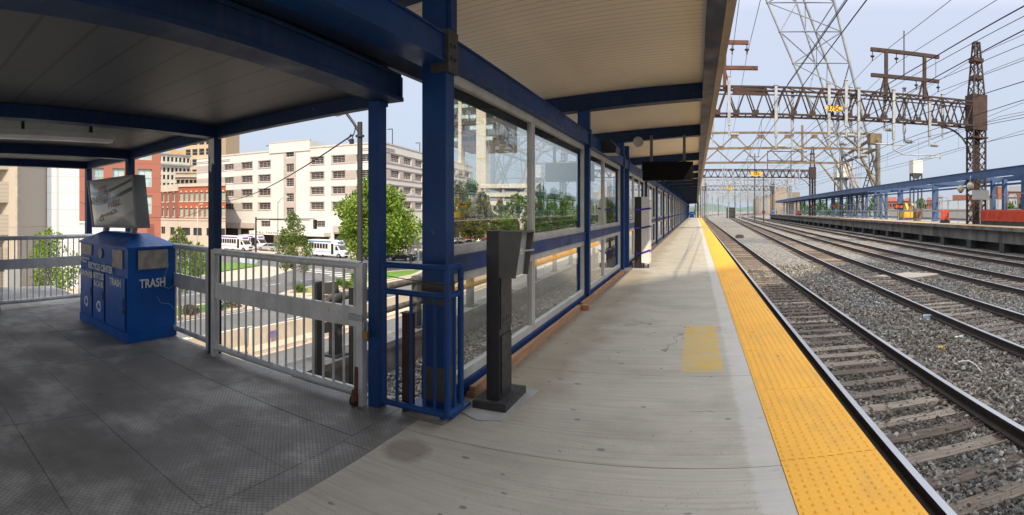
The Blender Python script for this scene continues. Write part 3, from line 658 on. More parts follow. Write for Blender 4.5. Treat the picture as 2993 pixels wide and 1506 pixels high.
# ---- blue guard rail round the corner post
gr = thing('guard_rail', 'bright blue tubular guard rail wrapped round the corner post', 'railing', (-1.9, 3.17, 0))
yf, xl, xr, yb, zt, zm, zb = 3.165, -2.185, -1.655, 3.375, 1.10, .905, .085; rr = .0225
m = MB()
for p, q in (((xl, yf, zb), (xl, yf, zt)), ((xr, yf, zb), (xr, yf, zt)), ((xr, yb, zb), (xr, yb, zt)), ((xl, yf, zt), (xr, yf, zt)), ((xl, yf, zm), (xr, yf, zm)), ((xl, yf, zb), (xr, yf, zb)),
             ((xr, yf, zt), (xr, yb, zt)), ((xr, yf, zm), (xr, yb, zm)), ((xr, yf, zb), (xr, yb, zb))): m.tube(p, q, rr, n=10)
for c in ((xl, yf, zt), (xr, yf, zt), (xr, yb, zt), (xl, yf, zb), (xr, yf, zb), (xr, yb, zb)): m.ball(c, rr * 1.02)
m.box(xr - .06, xr - .02, yf, yf + .03, 0.046, .085)
m.build('rail_frame', blue, gr)
for x in (xl + .115, xl + .235, xl + .345, xl + .43): MB().tube((x, yf, zb), (x, yf, zm), .0125).build('baluster', blue, gr)
MB().tube((xr, yf + .11, zb), (xr, yf + .11, zm), .0125).build('baluster', blue, gr)
m = MB(); m.path([(xl, yf - .01, 1.02), (-1.75, yf - .02, .99), (xr - .02, yf - .026, .985), (xr + .03, yf + .05, .99), (xr + .02, yb, 1.01)], .003, n=4); m.build('wire', tape_wire, gr)
m = MB(); m.box(-2.075, -1.998, 3.24, 3.30, -.3, .74); m.box(-2.085, -1.988, 3.23, 3.31, .735, .742); tag(m.build('steel_stub_post', rust), 'short rusty brown steel stub post behind the blue guard rail', 'post')
# ---- ticket validator pedestal
def pedestal():
    root = thing('card_reader_pedestal', 'black card reader pedestal with grey hood at the first glazed bay', 'pedestal', (-1.5, 3.75, 0))
    m = MB(); m.box(-1.645, -1.375, 3.555, 4.02, .003, .06); m.box(-1.635, -1.385, 3.565, 4.01, .06, .064); m.build('base', plinth, root)
    m = MB(); m.box(-1.552, -1.448, 3.61, 3.86, .064, 1.347); p = m.build('column', black, root)
    m = MB(); m.box(-1.448, -1.438, 3.64, 3.85, .10, .55); m.box(-1.4485, -1.440, 3.63, 3.857, .60, 1.0)
    for z in (.13, .33, .52):
        for y in (3.655, 3.835): m.tube((-1.438, y, z), (-1.434, y, z), .006)
    m.build('access_panel', black, p)
    for y, z, h in ((3.66, .63, .03), (3.69, .65, .03), (3.74, .655, .04), (3.74, .61, .03), (3.79, .66, .03), (3.82, .655, .03)): MB().box(-1.440, -1.4385, y - .006, y + .006, z, z + h).build('slot', ink, p)
    h = MB(); po = [(-1.447, .995), (-1.315, .995), (-1.262, 1.345), (-1.447, 1.345)]
    h.prism(po, (0, 3.60, 0), (1,0,0), (0,0,1), (0, .012, 0)); h.prism(po, (0, 3.885, 0), (1,0,0), (0,0,1), (0, .012, 0))
    h.box(-1.447, -1.262, 3.612, 3.885, 1.333, 1.345)
    ho = h.build('hood', grey, root)
    k = MB(); k.prism([(-1.447, 1.0), (-1.352, 1.0), (-1.318, 1.325), (-1.447, 1.325)], (0, 3.614, 0), (1,0,0), (0,0,1), (0, .268, 0)); k.build('face_plate', grey_light, root)
    k = MB(); k.box(-1.335, -1.312, 3.70, 3.78, 1.165, 1.21); k.tube((-1.315, 3.74, 1.19), (-1.235, 3.80, 1.198), .007); k.build('latch', alu, root)
    return root
pedestal()
m = MB(); m.prism([(-1.715, 3.46), (-1.52, 3.36), (-1.35, 3.42), (-1.28, 4.10), (-1.70, 4.13)], (0,0,.001), (1,0,0), (0,1,0), (0,0,.006)); tag(m.build('concrete_patch', P('fresh_grout', (.38, .375, .355), .85, col2=(.30, .292, .275), sc=3)), kind='structure')
def wrapped():
    root = thing('information_kiosk', 'tall black kiosk, half wrapped in white and bound with purple tape', 'kiosk', (-1.4, 13.5, 0))
    m = MB(); m.box(-1.60, -1.41, 13.30, 13.62, .003, 1.86); m.build('column', black, root)
    m = MB(); m.prism([(-1.41, .16), (-1.21, .13), (-1.20, 1.76), (-1.30, 1.86), (-1.41, 1.86)], (0, 13.24, 0), (1,0,0), (0,0,1), (0, .6, 0)); wr = m.build('wrapped_screen', wrap, root)
    for z, s in ((1.53, .0), (1.05, .02), (.40, .05)):
        m = MB(); m.bar((-1.605, 13.292, z), (-1.41, 13.232, z), .012, .045); m.bar((-1.41, 13.234, z), (-1.195, 13.234, z + s + .03), .012, .045); m.bar((-1.195, 13.232, z + s + .03), (-1.195, 13.85, z + .02), .012, .045)
        m.build('tape_band', tape, root)
    for x in (-1.36, -1.24): MB().tube((x, 13.35, .003), (x, 13.35, .15), .02).build('foot', dark_steel, root)
    MB().path([(-1.66, 13.4, .003), (-1.68, 13.35, .2), (-1.62, 13.3, .26)], .012).build('cable', dark_steel, root)
wrapped()
m = MB(); m.lathe((-1.4, 13.45, .0006), [(.42, 0), (.42, .004), (.30, .008)], 24); tag(m.build('concrete_patch', P('fresh_grout_round', (.44, .42, .39), .85)), kind='structure')
# ---- hanging departure board, loudspeaker, floodlight
db = thing('departure_board', 'blank black departure board hanging from a canopy crossbeam', 'sign', (-.65, 12.3, 2.5))
q0, q1 = at(1879, 474, y=12.3), at(2026, 528, y=12.3)
m = MB(); m.box(q0.x, q1.x, 12.2, 12.4, q1.z, q0.z); m.build('case', P('black_case', (.007, .007, .008), .7, spec=.15), db)
m = MB(); m.box(q0.x + .04, q1.x - .04, 12.192, 12.2, q1.z + .04, q0.z - .04); m.build('screen', P('dead_screen', (.006, .006, .007), .5, spec=.1), db)
for px in (1904, 2000):
    x = at(px, y=12.3).x; MB().bar((x, 12.3, q0.z), (x, 12.3, 3.3), .07, .05).build('hanger', grey, db)
m = MB(); q = at(1865, 414, y=12.34); m.lathe((q.x, 12.38, q.z), [(.125, .02), (.13, .0), (.115, -.03), (.0, -.035)], 20, axis='y'); m.box(q.x - .05, q.x + .05, 12.38, 12.49, q.z - .04, q.z + .04)
tag(m.build('loudspeaker', grey_light), 'round pale loudspeaker fixed on the canopy crossbeam above the board', 'speaker')
q = at(1765, 428, x=-1.72); m = MB(); m.prism([(-.02, -.10), (.28, -.12), (.30, .0), (.16, .14), (-.02, .14)], (-1.78, q.y, q.z), (1,0,0), (0,0,1), (0, .5, 0)); fl = m.build('floodlight', black)
tag(fl, 'black box floodlight bracketed on the wall beam above the second bay', 'light')
m = MB(); m.box(-1.74, -1.50, q.y + .03, q.y + .47, q.z - .128, q.z - .122); m.build('lens', grey_light, fl)
# ================================================================ the side canopy with its fences, gate and bin
PA, PC, PD, PE = (-2.30, 3.24), (-4.36, 3.24), (-6.42, 3.30), (-8.46, 3.52)
sc_ = thing('side_canopy', 'low dark blue canopy with grey slatted ceiling over the plate floor', 'canopy', (PC[0], PC[1], 0))
BB = 2.335
def bk(p, y, dx): return (p[0] + dx * (3.24 - y), y)
LA = [(-2.225, 3.34), (-2.02, -3.2)]; LC = [(-4.36, 3.24), (-3.95, -3.2)]; LD = [(-6.42, 3.3), (-6.15, -3.2)]; LE = [(-8.46, 3.52), (-8.2, -3.2)]
m = MB()
for z0, z1, w_ in ((2.365, 2.52, .05), (2.335, 2.365, .20), (2.52, 2.545, .16)): m.bar((*LA[0], (z0+z1)/2), (*LA[1], (z0+z1)/2 + .14), w_, z1 - z0)
m.prism([(LA[0][0] - .09, LA[0][1] - .002), (LA[0][0] + .095, LA[0][1] - .002), (LA[0][0] + .095, LA[0][1] - .03), (LA[0][0] - .09, LA[0][1] - .03)], (0,0,2.366), (1,0,0), (0,1,0), (0,0,.153))
m.bar((LA[0][0] + .055, LA[0][1] - .031, 2.4425), (LA[1][0] + .055, LA[1][1], 2.5825), .03, .152)
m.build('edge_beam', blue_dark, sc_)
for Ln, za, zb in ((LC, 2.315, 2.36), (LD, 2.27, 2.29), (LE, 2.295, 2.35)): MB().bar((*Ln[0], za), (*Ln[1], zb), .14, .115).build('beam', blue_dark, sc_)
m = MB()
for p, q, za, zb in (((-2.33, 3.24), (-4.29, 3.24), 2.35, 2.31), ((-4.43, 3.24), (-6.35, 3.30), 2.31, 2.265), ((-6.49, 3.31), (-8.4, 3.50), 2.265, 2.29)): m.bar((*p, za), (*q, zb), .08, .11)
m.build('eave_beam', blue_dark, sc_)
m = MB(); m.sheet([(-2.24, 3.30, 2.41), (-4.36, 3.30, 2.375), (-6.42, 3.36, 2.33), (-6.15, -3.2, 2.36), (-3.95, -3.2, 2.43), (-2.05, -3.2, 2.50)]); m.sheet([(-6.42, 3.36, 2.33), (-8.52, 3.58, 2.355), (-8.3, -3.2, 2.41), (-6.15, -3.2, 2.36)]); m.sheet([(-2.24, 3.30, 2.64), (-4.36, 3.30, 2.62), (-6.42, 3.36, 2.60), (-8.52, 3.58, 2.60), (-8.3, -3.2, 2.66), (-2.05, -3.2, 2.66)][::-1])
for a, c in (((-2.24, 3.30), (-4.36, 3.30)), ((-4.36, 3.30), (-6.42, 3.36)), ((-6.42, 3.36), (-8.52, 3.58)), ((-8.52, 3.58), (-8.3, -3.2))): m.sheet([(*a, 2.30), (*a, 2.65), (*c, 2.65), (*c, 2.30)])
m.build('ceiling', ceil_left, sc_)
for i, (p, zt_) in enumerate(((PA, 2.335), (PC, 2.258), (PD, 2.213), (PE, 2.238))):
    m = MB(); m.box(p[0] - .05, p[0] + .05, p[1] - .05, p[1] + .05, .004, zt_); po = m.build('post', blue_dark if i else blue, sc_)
    if i == 1:
        k = MB(); k.prism([(-.04, 2.25), (.052, 2.25), (.052, 1.98), (.02, 2.0), (.0, 1.9), (-.03, 1.93), (-.02, 2.06), (-.045, 2.1)], (p[0], p[1] - .0535, 0), (1,0,0), (0,0,1), (0, .003, 0)); k.build('peeled_patch', alu, po)
lt = thing('strip_light', 'unlit white fluorescent strip light hanging under the side canopy', 'light', (-4.75, 1.4, 2.3))
m = MB(); m.prism([(-.075, .0), (-.055, .055), (.055, .055), (.075, 0)], (-4.75, .2, 2.215), (1,0,0), (0,0,1), (0, 2.05, 0)); m.build('housing', P('lamp_housing', (.74, .73, .70), .4), lt)
m = MB(); m.prism([(-.07, 0), (.07, 0), (.05, -.03), (-.05, -.03)], (-4.75, .22, 2.214), (1,0,0), (0,0,1), (0, 2.0, 0)); m.build('diffuser', P('milky_diffuser', (.85, .83, .79), .4), lt)
for y in (.5, 1.3, 2.0): MB().bar((-4.75, y, 2.27), (-4.75, y, 2.38), .03, .03).build('bracket', black, lt)
def fence(name, label, cat, p, q, n, posts=True):
    p, q = Vector((*p, 0)), Vector((*q, 0)); d = q - p; L_ = d.length; root = thing(name, label, cat, ((p.x + q.x) / 2, (p.y + q.y) / 2, 0)); az = math.atan2(d.y, d.x); u = d.normalized()
    up = Vector((0, 0, 1))
    MB().tube(p + up * 1.078, q + up * 1.078, .034, n=12).build('top_rail', alu, root)
    MB().tube(p + up * .105, q + up * .105, .034, n=12).build('bottom_rail', alu, root)
    MB().bar(p + up * .68, q + up * .68, .035, .155).build('mid_panel', alu, root)
    pr = None
    for i in range(n):
        c = p + d * ((i + .6) / (n + .2))
        if pr is None:
            pr = MB().tube((0, 0, .12), (0, 0, .61), .0105).tube((0, 0, .752), (0, 0, 1.06), .0105).build('baluster', alu, root, local=True); o = pr
        else: o = copy_part(pr)
        o.location = (c.x - root.location.x, c.y - root.location.y, 0)
    if posts: 
        for c in (p, q):
            m = MB(); m.box(c.x - .03, c.x + .03, c.y - .03, c.y + .03, .004, 1.10); m.build('end_post', alu, root)
    return root
gt = fence('swing_gate', 'silver barred swing gate with padlock between two blue canopy posts', 'gate', (-4.27, 3.17), (-2.40, 3.17), 17)
m = MB(); m.box(-4.325, -4.302, 3.13, 3.19, .15, 1.09)
for z in (.3, .85): m.tube((-4.31, 3.16, z), (-4.31, 3.16, z + .12), .02)
m.build('hinge', rust, gt)
m = MB(); m.box(-2.44, -2.41, 3.13, 3.19, .06, .25); m.tube((-2.425, 3.14, .16), (-2.425, 3.14, .30), .016); m.prism([(-.03, .0), (.03, 0), (.02, .09), (-.02, .09)], (-2.425, 3.10, .05), (0,1,0), (0,0,1), (.02, 0, 0)); cs = m.build('caster', rust_bright, gt)
m = MB(); m.lathe((-2.425, 3.12, .052), [(.048, -.018), (.05, 0), (.048, .018)], 16, axis='x'); m.build('wheel', rubber, cs)
m = MB(); m.box(-2.50, -2.36, 3.13, 3.15, .655, .70); m.build('hasp', galv, gt)
pk = thing('padlock', 'brass padlock hanging on the gate hasp', 'padlock', (-2.33, 3.13, .6))
m = MB(); m.box(-2.355, -2.305, 3.118, 3.142, .535, .59); m.build('body', brass, pk)
m = MB(); m.path([(-2.347, 3.13, .59), (-2.347, 3.13, .66), (-2.33, 3.13, .68), (-2.313, 3.13, .66), (-2.313, 3.13, .59)], .006); m.build('shackle', galv, pk)
fence('barred_fence', 'silver barred fence between the gate post and the recycling bin', 'fence', (-4.47, 3.25), (-7.98, 3.46), 31)
fence('barred_fence', 'silver barred fence on the far left behind the recycling bin', 'fence', (-7.98, 3.40), (-7.62, 1.70), 16)
fence('barred_fence', 'silver barred fence section nearest the camera beyond the dark fence post', 'fence', (-7.56, 1.5), (-7.2, -3), 40)
m = MB(); m.box(-7.66, -7.56, 1.55, 1.66, .004, 1.16); m.box(-7.72, -7.5, 1.5, 1.71, .004, .05); tag(m.build('fence_post', dark_steel), 'dark square fence post at the far left edge', 'post')
# ---- recycling bin
def recycle_bin():
    A = Vector((-5.16, 2.62, 0)); ru = Vector((-1, -.0, 0)); rs = Vector((-.10, 1, 0)).normalized(); W, D, H, O0 = 1.45, .70, 1.085, .0
    root = thing('recycling_bin', 'blue steel recycling and trash bin with hipped lid on the plate floor', 'bin', (-5.9, 2.95, 0)); up = Vector((0,0,1))
    m = MB(); c = [A, A + ru * W, A + ru * W + rs * D, A + rs * D]
    m.prism([(0, 0), (0, D), (W, D), (W, 0)], A + up * .005, ru, rs, up * .11); m.prism([(.012, .012), (.012, D - .012), (W - .012, D - .012), (W - .012, .012)], A + up * .115, ru, rs, up * (H - .115)); m.build('body', blue_bin, root)
    e = [p + up * (H + .002) for p in (A - ru * .015 - rs * .015, A + ru * (W + .015) - rs * .015, A + ru * (W + .015) + rs * (D + .015), A - ru * .015 + rs * (D + .015))]
    t = [A + ru * a + rs * bb + up * 1.225 for a, bb in ((.27, .24), (W - .27, .24), (W - .27, D - .24), (.27, D - .24))]
    e0 = [p - up * .02 for p in e]
    m = MB(); m.add(e0 + e + t, [(0,1,5,4), (1,2,6,5), (2,3,7,6), (3,0,4,7), (4,5,9,8), (5,6,10,9), (6,7,11,10), (7,4,8,11), (8,9,10,11), (3,2,1,0)]); m.build('lid', blue_bin, root)
    fo = -rs * .004                                   # the front face looks along -rs
    n_ = Vector((0, -1, 0))
    def fr(u, z, d=.0): return A + ru * u + up * z + n_ * (d - .0)
    def rect(mb, u0, u1, z0, z1, d, h=.006):
        mb.prism([(u0, z0), (u0, z1), (u1, z1), (u1, z0)], A + n_ * d, ru, up, n_ * h)
    steel = P('worn_flap_steel', (.40, .37, .32), .55, .2, col2=(.25, .225, .19), sc=9)
    for (u0, u1, z0, z1) in ((W - .42, W - .075, .92, 1.055), (.13, .40, .83, 1.045)):
        m = MB(); rect(m, u0, u1, z0, z1, -.008, .010); m.build('slot_flap', steel, root)
    m = MB(); cc = fr(W - .70, .965); m.lathe((cc.x, cc.y - .004, cc.z), [(.062, .0), (.062, .006), (.055, .010)], 20, axis='y'); m.build('bottle_hole', steel, root)
    m = MB(); cc = A + rs * .14 - ru * .003
    m.prism([(0, .83), (.42, .83), (.42, 1.045), (0, 1.045)], cc, rs, up, -ru * .008); m.build('slot_flap', steel, root)
    doors = ((W - .45, W - .04, .13, .73), (W - .83, W - .49, .13, .73), (.05, W - .87, .13, .73)); dm = []
    for (u0, u1, z0, z1) in doors:
        m = MB(); rect(m, u0, u1, z0, z1, -.004, .010); d_ = m.build('door', blue_bin, root); dm.append(d_)
        k = MB(); rect(k, u0 + .03, u0 + .055, .40, .50, .006, .004); rect(k, u0 + .008, u0 + .012, z0 + .02, z1 - .02, .006, .002); k.build('handle', ink, d_)
    t_ = -ru
    def wr(s, u, z, size, sx=.72, par=None, al='CENTER', d=.008): text(s, A + ru * u + up * z + n_ * d, t_, up, size, ink_white, par or root, sx=sx, align=al)
    wr('RECYCLE CENTER', W - .70, .785, .115, .80); wr('NEWSPAPER', W - .245, .66, .10, .82, dm[0]); wr('BOTTLES', W - .66, .675, .10, .78, dm[1]); wr('& CANS', W - .66, .575, .10, .78, dm[1]); wr('TRASH', .30, .655, .115, .84, dm[2])
    wr('Metro-North', W - .115, .868, .05, .9, al='LEFT'); wr('Railroad', W - .115, .825, .05, .9, al='LEFT')
    text('TRASH', A + rs * .345 - ru * .006 + up * .66, rs, up, .14, ink_white, root, sx=.86)
    lg = MB(); c0 = fr(W - .07, .85, .006); lg.lathe((c0.x, c0.y, c0.z), [(.030, 0), (.030, -.003), (.0, -.003)], 18, axis='y'); lo = lg.build('logo', ink_white, root)
    lg = MB(); lg.prism([(-.004, -.012), (.013, 0), (-.004, .012)], c0 + Vector((0, -.0035, 0)), (-1,0,0), (0,0,1), (0, -.001, 0)); lg.build('logo_arrow', blue_bin, lo)
    for par, u, z in ((dm[0], W - .25, .30), (dm[1], W - .66, .30)):
        m = MB()
        for k in range(3):                            # three chasing arrows
            a = R(90 + 120 * k); ca, sa = math.cos(a), math.sin(a)
            for poly in ([(-.028, .040), (.012, .040), (.026, .066), (-.014, .066)], [(.034, .072), (.056, .034), (.036, .022), (.016, .056)], [(.020, .024), (.068, .030), (.050, -.004)]):
                pts = [(x * ca * 0 + (x * math.cos(a - R(90)) - y * math.sin(a - R(90))), x * math.sin(a - R(90)) + y * math.cos(a - R(90))) for x, y in poly]
                m.prism(pts, fr(u, z, .0062), t_, up, n_ * .0012)
        m.build('recycling_symbol', ink_white, par)
    k = MB(); cc = fr(.085, .36, .012); k.box(cc.x - .02, cc.x + .02, cc.y - .01, cc.y + .006, cc.z - .03, cc.z + .02); k.build('rusty_lock', rust_bright, dm[2])
    s = MB(); g = A - ru * .012; s.path([g + rs * .58 + up * .88, g + rs * .50 + up * .72, g + rs * .42 + up * .66, g + rs * .46 + up * .62, g + rs * .58 + up * .58, g + rs * .70 + up * .64], .003, n=4)
    s.build('string', P('pale_green_string', (.30, .55, .45), .6), root); s = MB(); s.path([g + rs * .40 + up * .50, g + rs * .46 + up * .42, g + rs * .58 + up * .40, g + rs * .69 + up * .30], .0025, n=4); s.build('string', P('pale_green_string', (.30, .55, .45), .6), root)
    # advertising panel on two stubs
    ap = thing('poster_panel', 'convex plastic poster panel in a grey frame on top of the recycling bin', 'panel', (A.x - .8, A.y + .3, 1.2))
    pts = {}
    for k_, (px, py, y_) in dict(tl=(253.5, 529, 2.88), tr=(388, 510.5, 2.88), br=(402, 667.5, 2.82), bl=(269.5, 665, 2.82)).items(): pts[k_] = at(px, py, y=y_)
    tl, tr, br, bl = (pts[k_] for k_ in ('tl', 'tr', 'br', 'bl')); bk_ = Vector((0.0, .17, .0))
    m = MB(); q = [bl, br, tr, tl]; ins = [sum(q, Vector()) / 4 + (p - sum(q, Vector()) / 4) * .93 for p in q]
    m.add(q + ins + [p + bk_ for p in q], [(0,1,5,4), (1,2,6,5), (2,3,7,6), (3,0,4,7), (1,0,8,9), (2,1,9,10), (3,2,10,11), (0,3,11,8), (8,11,10,9)]); m.build('frame', P('panel_frame_grey', (.135, .135, .13), .5), ap)
    n = 12; vs = []; 
    for j in range(n + 1):
        for i in range(n + 1):
            u, v = i / n, j / n; p = (ins[0] * (1-u) + ins[1] * u) * (1-v) + (ins[3] * (1-u) + ins[2] * u) * v
            vs.append(p + Vector((0, -.075, 0)) * ((1 - (2*u-1)**4) * (1 - (2*v-1)**4)) + Vector((0, .01, 0)))
    m = MB(); m.add(vs, [(j*(n+1)+i, j*(n+1)+i+1, (j+1)*(n+1)+i+1, (j+1)*(n+1)+i) for j in range(n) for i in range(n)], 0, True)
    mt, t, bb, N, L = new_mat('faded_poster_plastic'); X, Y, Z = sep(N, L)
    bb.inputs['Base Color'].default_value = (.36, .37, .34, 1)
    dx_ = mth(N, L, 'ADD', X, 6.25); vv = mth(N, L, 'ADD', mth(N, L, 'ADD', Z, mth(N, L, 'MULTIPLY', mth(N, L, 'MULTIPLY', dx_, dx_), -.22)), mth(N, L, 'MULTIPLY', dx_, -.07))
    L(ramp(N, L, mth(N, L, 'MULTIPLY', mth(N, L, 'SUBTRACT', vv, 1.2), 1.35), [(0, (.33, .335, .32)), (.12, (.33, .335, .32)), (.16, (.52, .515, .47)), (.50, (.50, .505, .465)), (.515, (.11, .15, .13)), (.575, (.11, .15, .13)), (.59, (.49, .49, .45)), (.68, (.50, .50, .46)), (.695, (.13, .155, .135)), (.74, (.13, .155, .135)), (.755, (.50, .50, .46))]), bb.inputs['Base Color']); bb.inputs['Roughness'].default_value = .25
    fc = m.build('poster_face', mt, ap)
    pink = P('faded_red_lettering', (.38, .22, .19), .4, var=.2); U_ = (br - bl).normalized(); V_ = (tl - bl).normalized(); N_ = Vector((0, -1, 0)); ce = sum(ins, Vector()) / 4
    for s_, u, v, sz in (("IT'S", -.02, .19, .12), ('ENERGY AND', .06, .085, .12), ('WELL', .28, -.035, .12), ('EnergizeCT.com', .16, -.155, .075)): text(s_, ce + U_ * u + V_ * v + N_ * .085, U_, V_, sz, pink, fc, sx=.85)
    text('CT', ce + U_ * -.19 + V_ * -.235 + N_ * .06, U_, V_, .09, P('faded_navy_lettering', (.03, .06, .13), .4), fc)
    for f in (.24, .83):
        c_ = bl * (1 - f) + br * f; MB().bar(Vector((c_.x, c_.y + .06, 1.222)), Vector((c_.x, c_.y + .08, c_.z + .02)), .065, .065).build('stub_leg', galv, ap)
recycle_bin()
# ---- pipe railing and dark steel barricade on the parapet
pr_ = thing('pipe_railing', 'thick old pipe railing along the concrete parapet behind the glass', 'railing', (-5.75, 20, -1.0))
rust_pipe = P('mottled_old_pipe', (.16, .14, .12), .7, .2, col2=(.06, .04, .032), sc=9)
m = MB(); m.tube((-5.75, 6.6, .0), (-5.75, 140, .0), .075, n=12); m.tube((-5.75, 6.6, -.46), (-5.75, 140, -.46), .062, n=12); m.build('pipe', rust_pipe, pr_)
pp = None
for k in range(48):
    y = 6.85 + 2.72 * k
    if pp is None:
        m = MB(); m.box(-.07, .07, -.1, .1, 0, 1.02); m.lathe((0, 0, 1.0), [(.085, -.11), (.105, -.1), (.105, .1), (.085, .11)], 14, axis='y'); m.lathe((0, 0, .54), [(.07, -.11), (.09, -.1), (.09, .1), (.07, .11)], 12, axis='y'); m.box(-.16, .16, -.18, .18, 0, .03)
        pp = m.build('post', dark_steel, pr_, local=True); o = pp
    else: o = copy_part(pp)
    o.location = (0, y - 20, 0)
bc = thing('steel_barricade', 'dark flat-bar steel barricade standing beyond the gate, in front of the parapet', 'barricade', (-5.0, 6.4, -1.0))
def bl_(px, py, r): return at(px, py, r=r)
for (pa, pb, w_) in (((917, 846), (988, 840), .12), ((1024, 872), (1086, 860), .12), ((932, 962), (982, 952), .11), ((1045, 985), (1085, 976), .13)):
    MB().bar(bl_(*pa, 8.2), bl_(*pb, 8.0), .04, w_ * 1.5).build('flat_bar', dark_steel, bc)
for (px, y0, y1) in ((928, 912, 1110), (1035, 930, 1170)):
    MB().bar(bl_(px, y0 - 90, 7.6), bl_(px, y1, 7.6), .10, .13, up=(0,1,0)).build('upright', dark_steel, bc)
# ================================================================ overhead line gantries, wires, the far platform
def lattice(mb, base, h, w0, w1, n, bw, az=0.0, mi=0, x=True):
    """four legs with crossed lacing"""
    ca, sa = math.cos(az), math.sin(az)
    def c(k, i):
        f = k / n; w_ = (w0 * (1 - f) + w1 * f) / 2; sx, sy = ((-1,-1),(1,-1),(1,1),(-1,1))[i]
        return Vector((base[0] + (sx*w_)*ca - (sy*w_)*sa, base[1] + (sx*w_)*sa + (sy*w_)*ca, base[2] + h * f))
    for i in range(4):
        mb.bar(c(0, i), c(n, i), bw, bw, mi)
        for k in range(n):
            mb.bar(c(k, i), c(k+1, (i+1) % 4), bw * .55, bw * .3, mi)
            if x: mb.bar(c(k, (i+1) % 4), c(k+1, i), bw * .55, bw * .3, mi)
def dxs(px, s): return s * math.tan(th(px) - PSI)
def truss(mb, s, d0, d1, zt, zb, n, cw=.13, half=.6, dw=.09, mi=0):
    for e in (-half, half):
        for z in (zt, zb, zt - .28): mb.bar(far(d0, s + e, z), far(d1, s + e, z), cw, cw * (1 if z != zt - .28 else .5), mi)
        for k in range(n):
            a, c = d0 + (d1 - d0) * k / n, d0 + (d1 - d0) * (k + 1) / n; mid = (a + c) / 2
            mb.bar(far(a, s + e, zt), far(mid, s + e, zb), dw, dw, mi); mb.bar(far(mid, s + e, zb), far(c, s + e, zt), dw, dw, mi)
            mb.box(*sorted((far(mid, s+e).x - .22, far(mid, s+e).x + .22)), far(mid, s+e).y - .03, far(mid, s+e).y + .03, zb, zb + .28, mi)
    for k in range(n + 1):
        a = d0 + (d1 - d0) * k / n
        for z in (zt, zb): mb.bar(far(a, s - half, z), far(a, s + half, z), dw * .8, dw * .8, mi)
        if k < n: mb.bar(far(a, s - half, zt), far(a + (d1 - d0) / n, s + half, zt), dw * .6, dw * .6, mi)
def tower_part(root, d, s, zbase, ztop, zb, zt, mat):
    p = far(d, s); m = MB(); lattice(m, (p.x, p.y, zbase), zb - .2 - zbase, 1.1, 1.1, int((zb - zbase) / .85), .13, -PSI)
    lattice(m, (p.x, p.y, zt + .6), ztop - zt - .6, 1.0, .42, 5, .11, -PSI); m.bar((p.x, p.y, zbase), (p.x, p.y, zb), .34, .30)
    m.box(p.x - .68, p.x + .68, p.y - .62, p.y + .62, zb - .3, zt + .65); m.box(p.x - .74, p.x + .74, p.y - .68, p.y + .68, zb - .95, zb - .85); m.box(p.x - .26, p.x + .26, p.y - .26, p.y + .26, ztop, ztop + .1)
    for zz in (zt + 1.9, zt + 3.3): m.box(p.x - .45, p.x + .45, p.y - .45, p.y + .45, zz, zz + .3)
    for i in range(6):                                # curved knee brace under the truss
        a0, a1 = R(15 * i), R(15 * (i + 1)); R_ = 2.6
        f = lambda a: far(d - .5 - R_ * (1 - math.cos(a)), s, zb - .2 - R_ * (1 - math.sin(a)))
        m.bar(f(a0), f(a1), .12, .12)
    return m.build('tower', mat, root)
INS = None
def hanger(root, d, s, z0, z1, ins=1):
    global INS
    p = far(d, s); m = MB(); m.bar((p.x, p.y, z0), (p.x, p.y, z1 + .75), .20, .20, up=(0,1,0)); m.bar((p.x, p.y, z1 + .8), (p.x, p.y, z1), .11, .11, up=(0,1,0)); m.box(p.x - .14, p.x + .14, p.y - .14, p.y + .14, z0, z0 + .06)
    h = m.build('hanger', galv, root)
    if ins:
        m = MB(); c = (p.x + .1, p.y, z1 + .12)
        prof = []
        for k in range(6): prof += [(.07, k * .1), (.16, k * .1 + .03), (.07, k * .1 + .07)]
        m.lathe(c, prof, 10, axis='x'); m.tube((p.x + .7, p.y, z1 + .12), (p.x + .9, p.y, z1 + .05), .02); m.build('insulator', P_INS, h)
P_INS = P('grey_porcelain', (.42, .43, .42), .3, col2=(.30, .31, .31), sc=3)
s1 = 36.5; g1 = thing('overhead_gantry', 'big rust-brown lattice gantry with yellow number sign nearest the platform', 'gantry', tuple(far(9, s1, 0)), None)
m = MB(); truss(m, s1, -3.2, 19.6, 10.15, 8.25, 17); m.box(far(1.2, s1).x, far(3.6, s1).x, s1 - .75, s1 - .62, 9.55, 10.12); m.build('truss', rust, g1)
tower_part(g1, 20.2, s1, .42, 15.0, 8.25, 10.15, rust); tower_part(g1, -3.9, s1, -1.7, 15.0, 8.25, 10.15, rust)
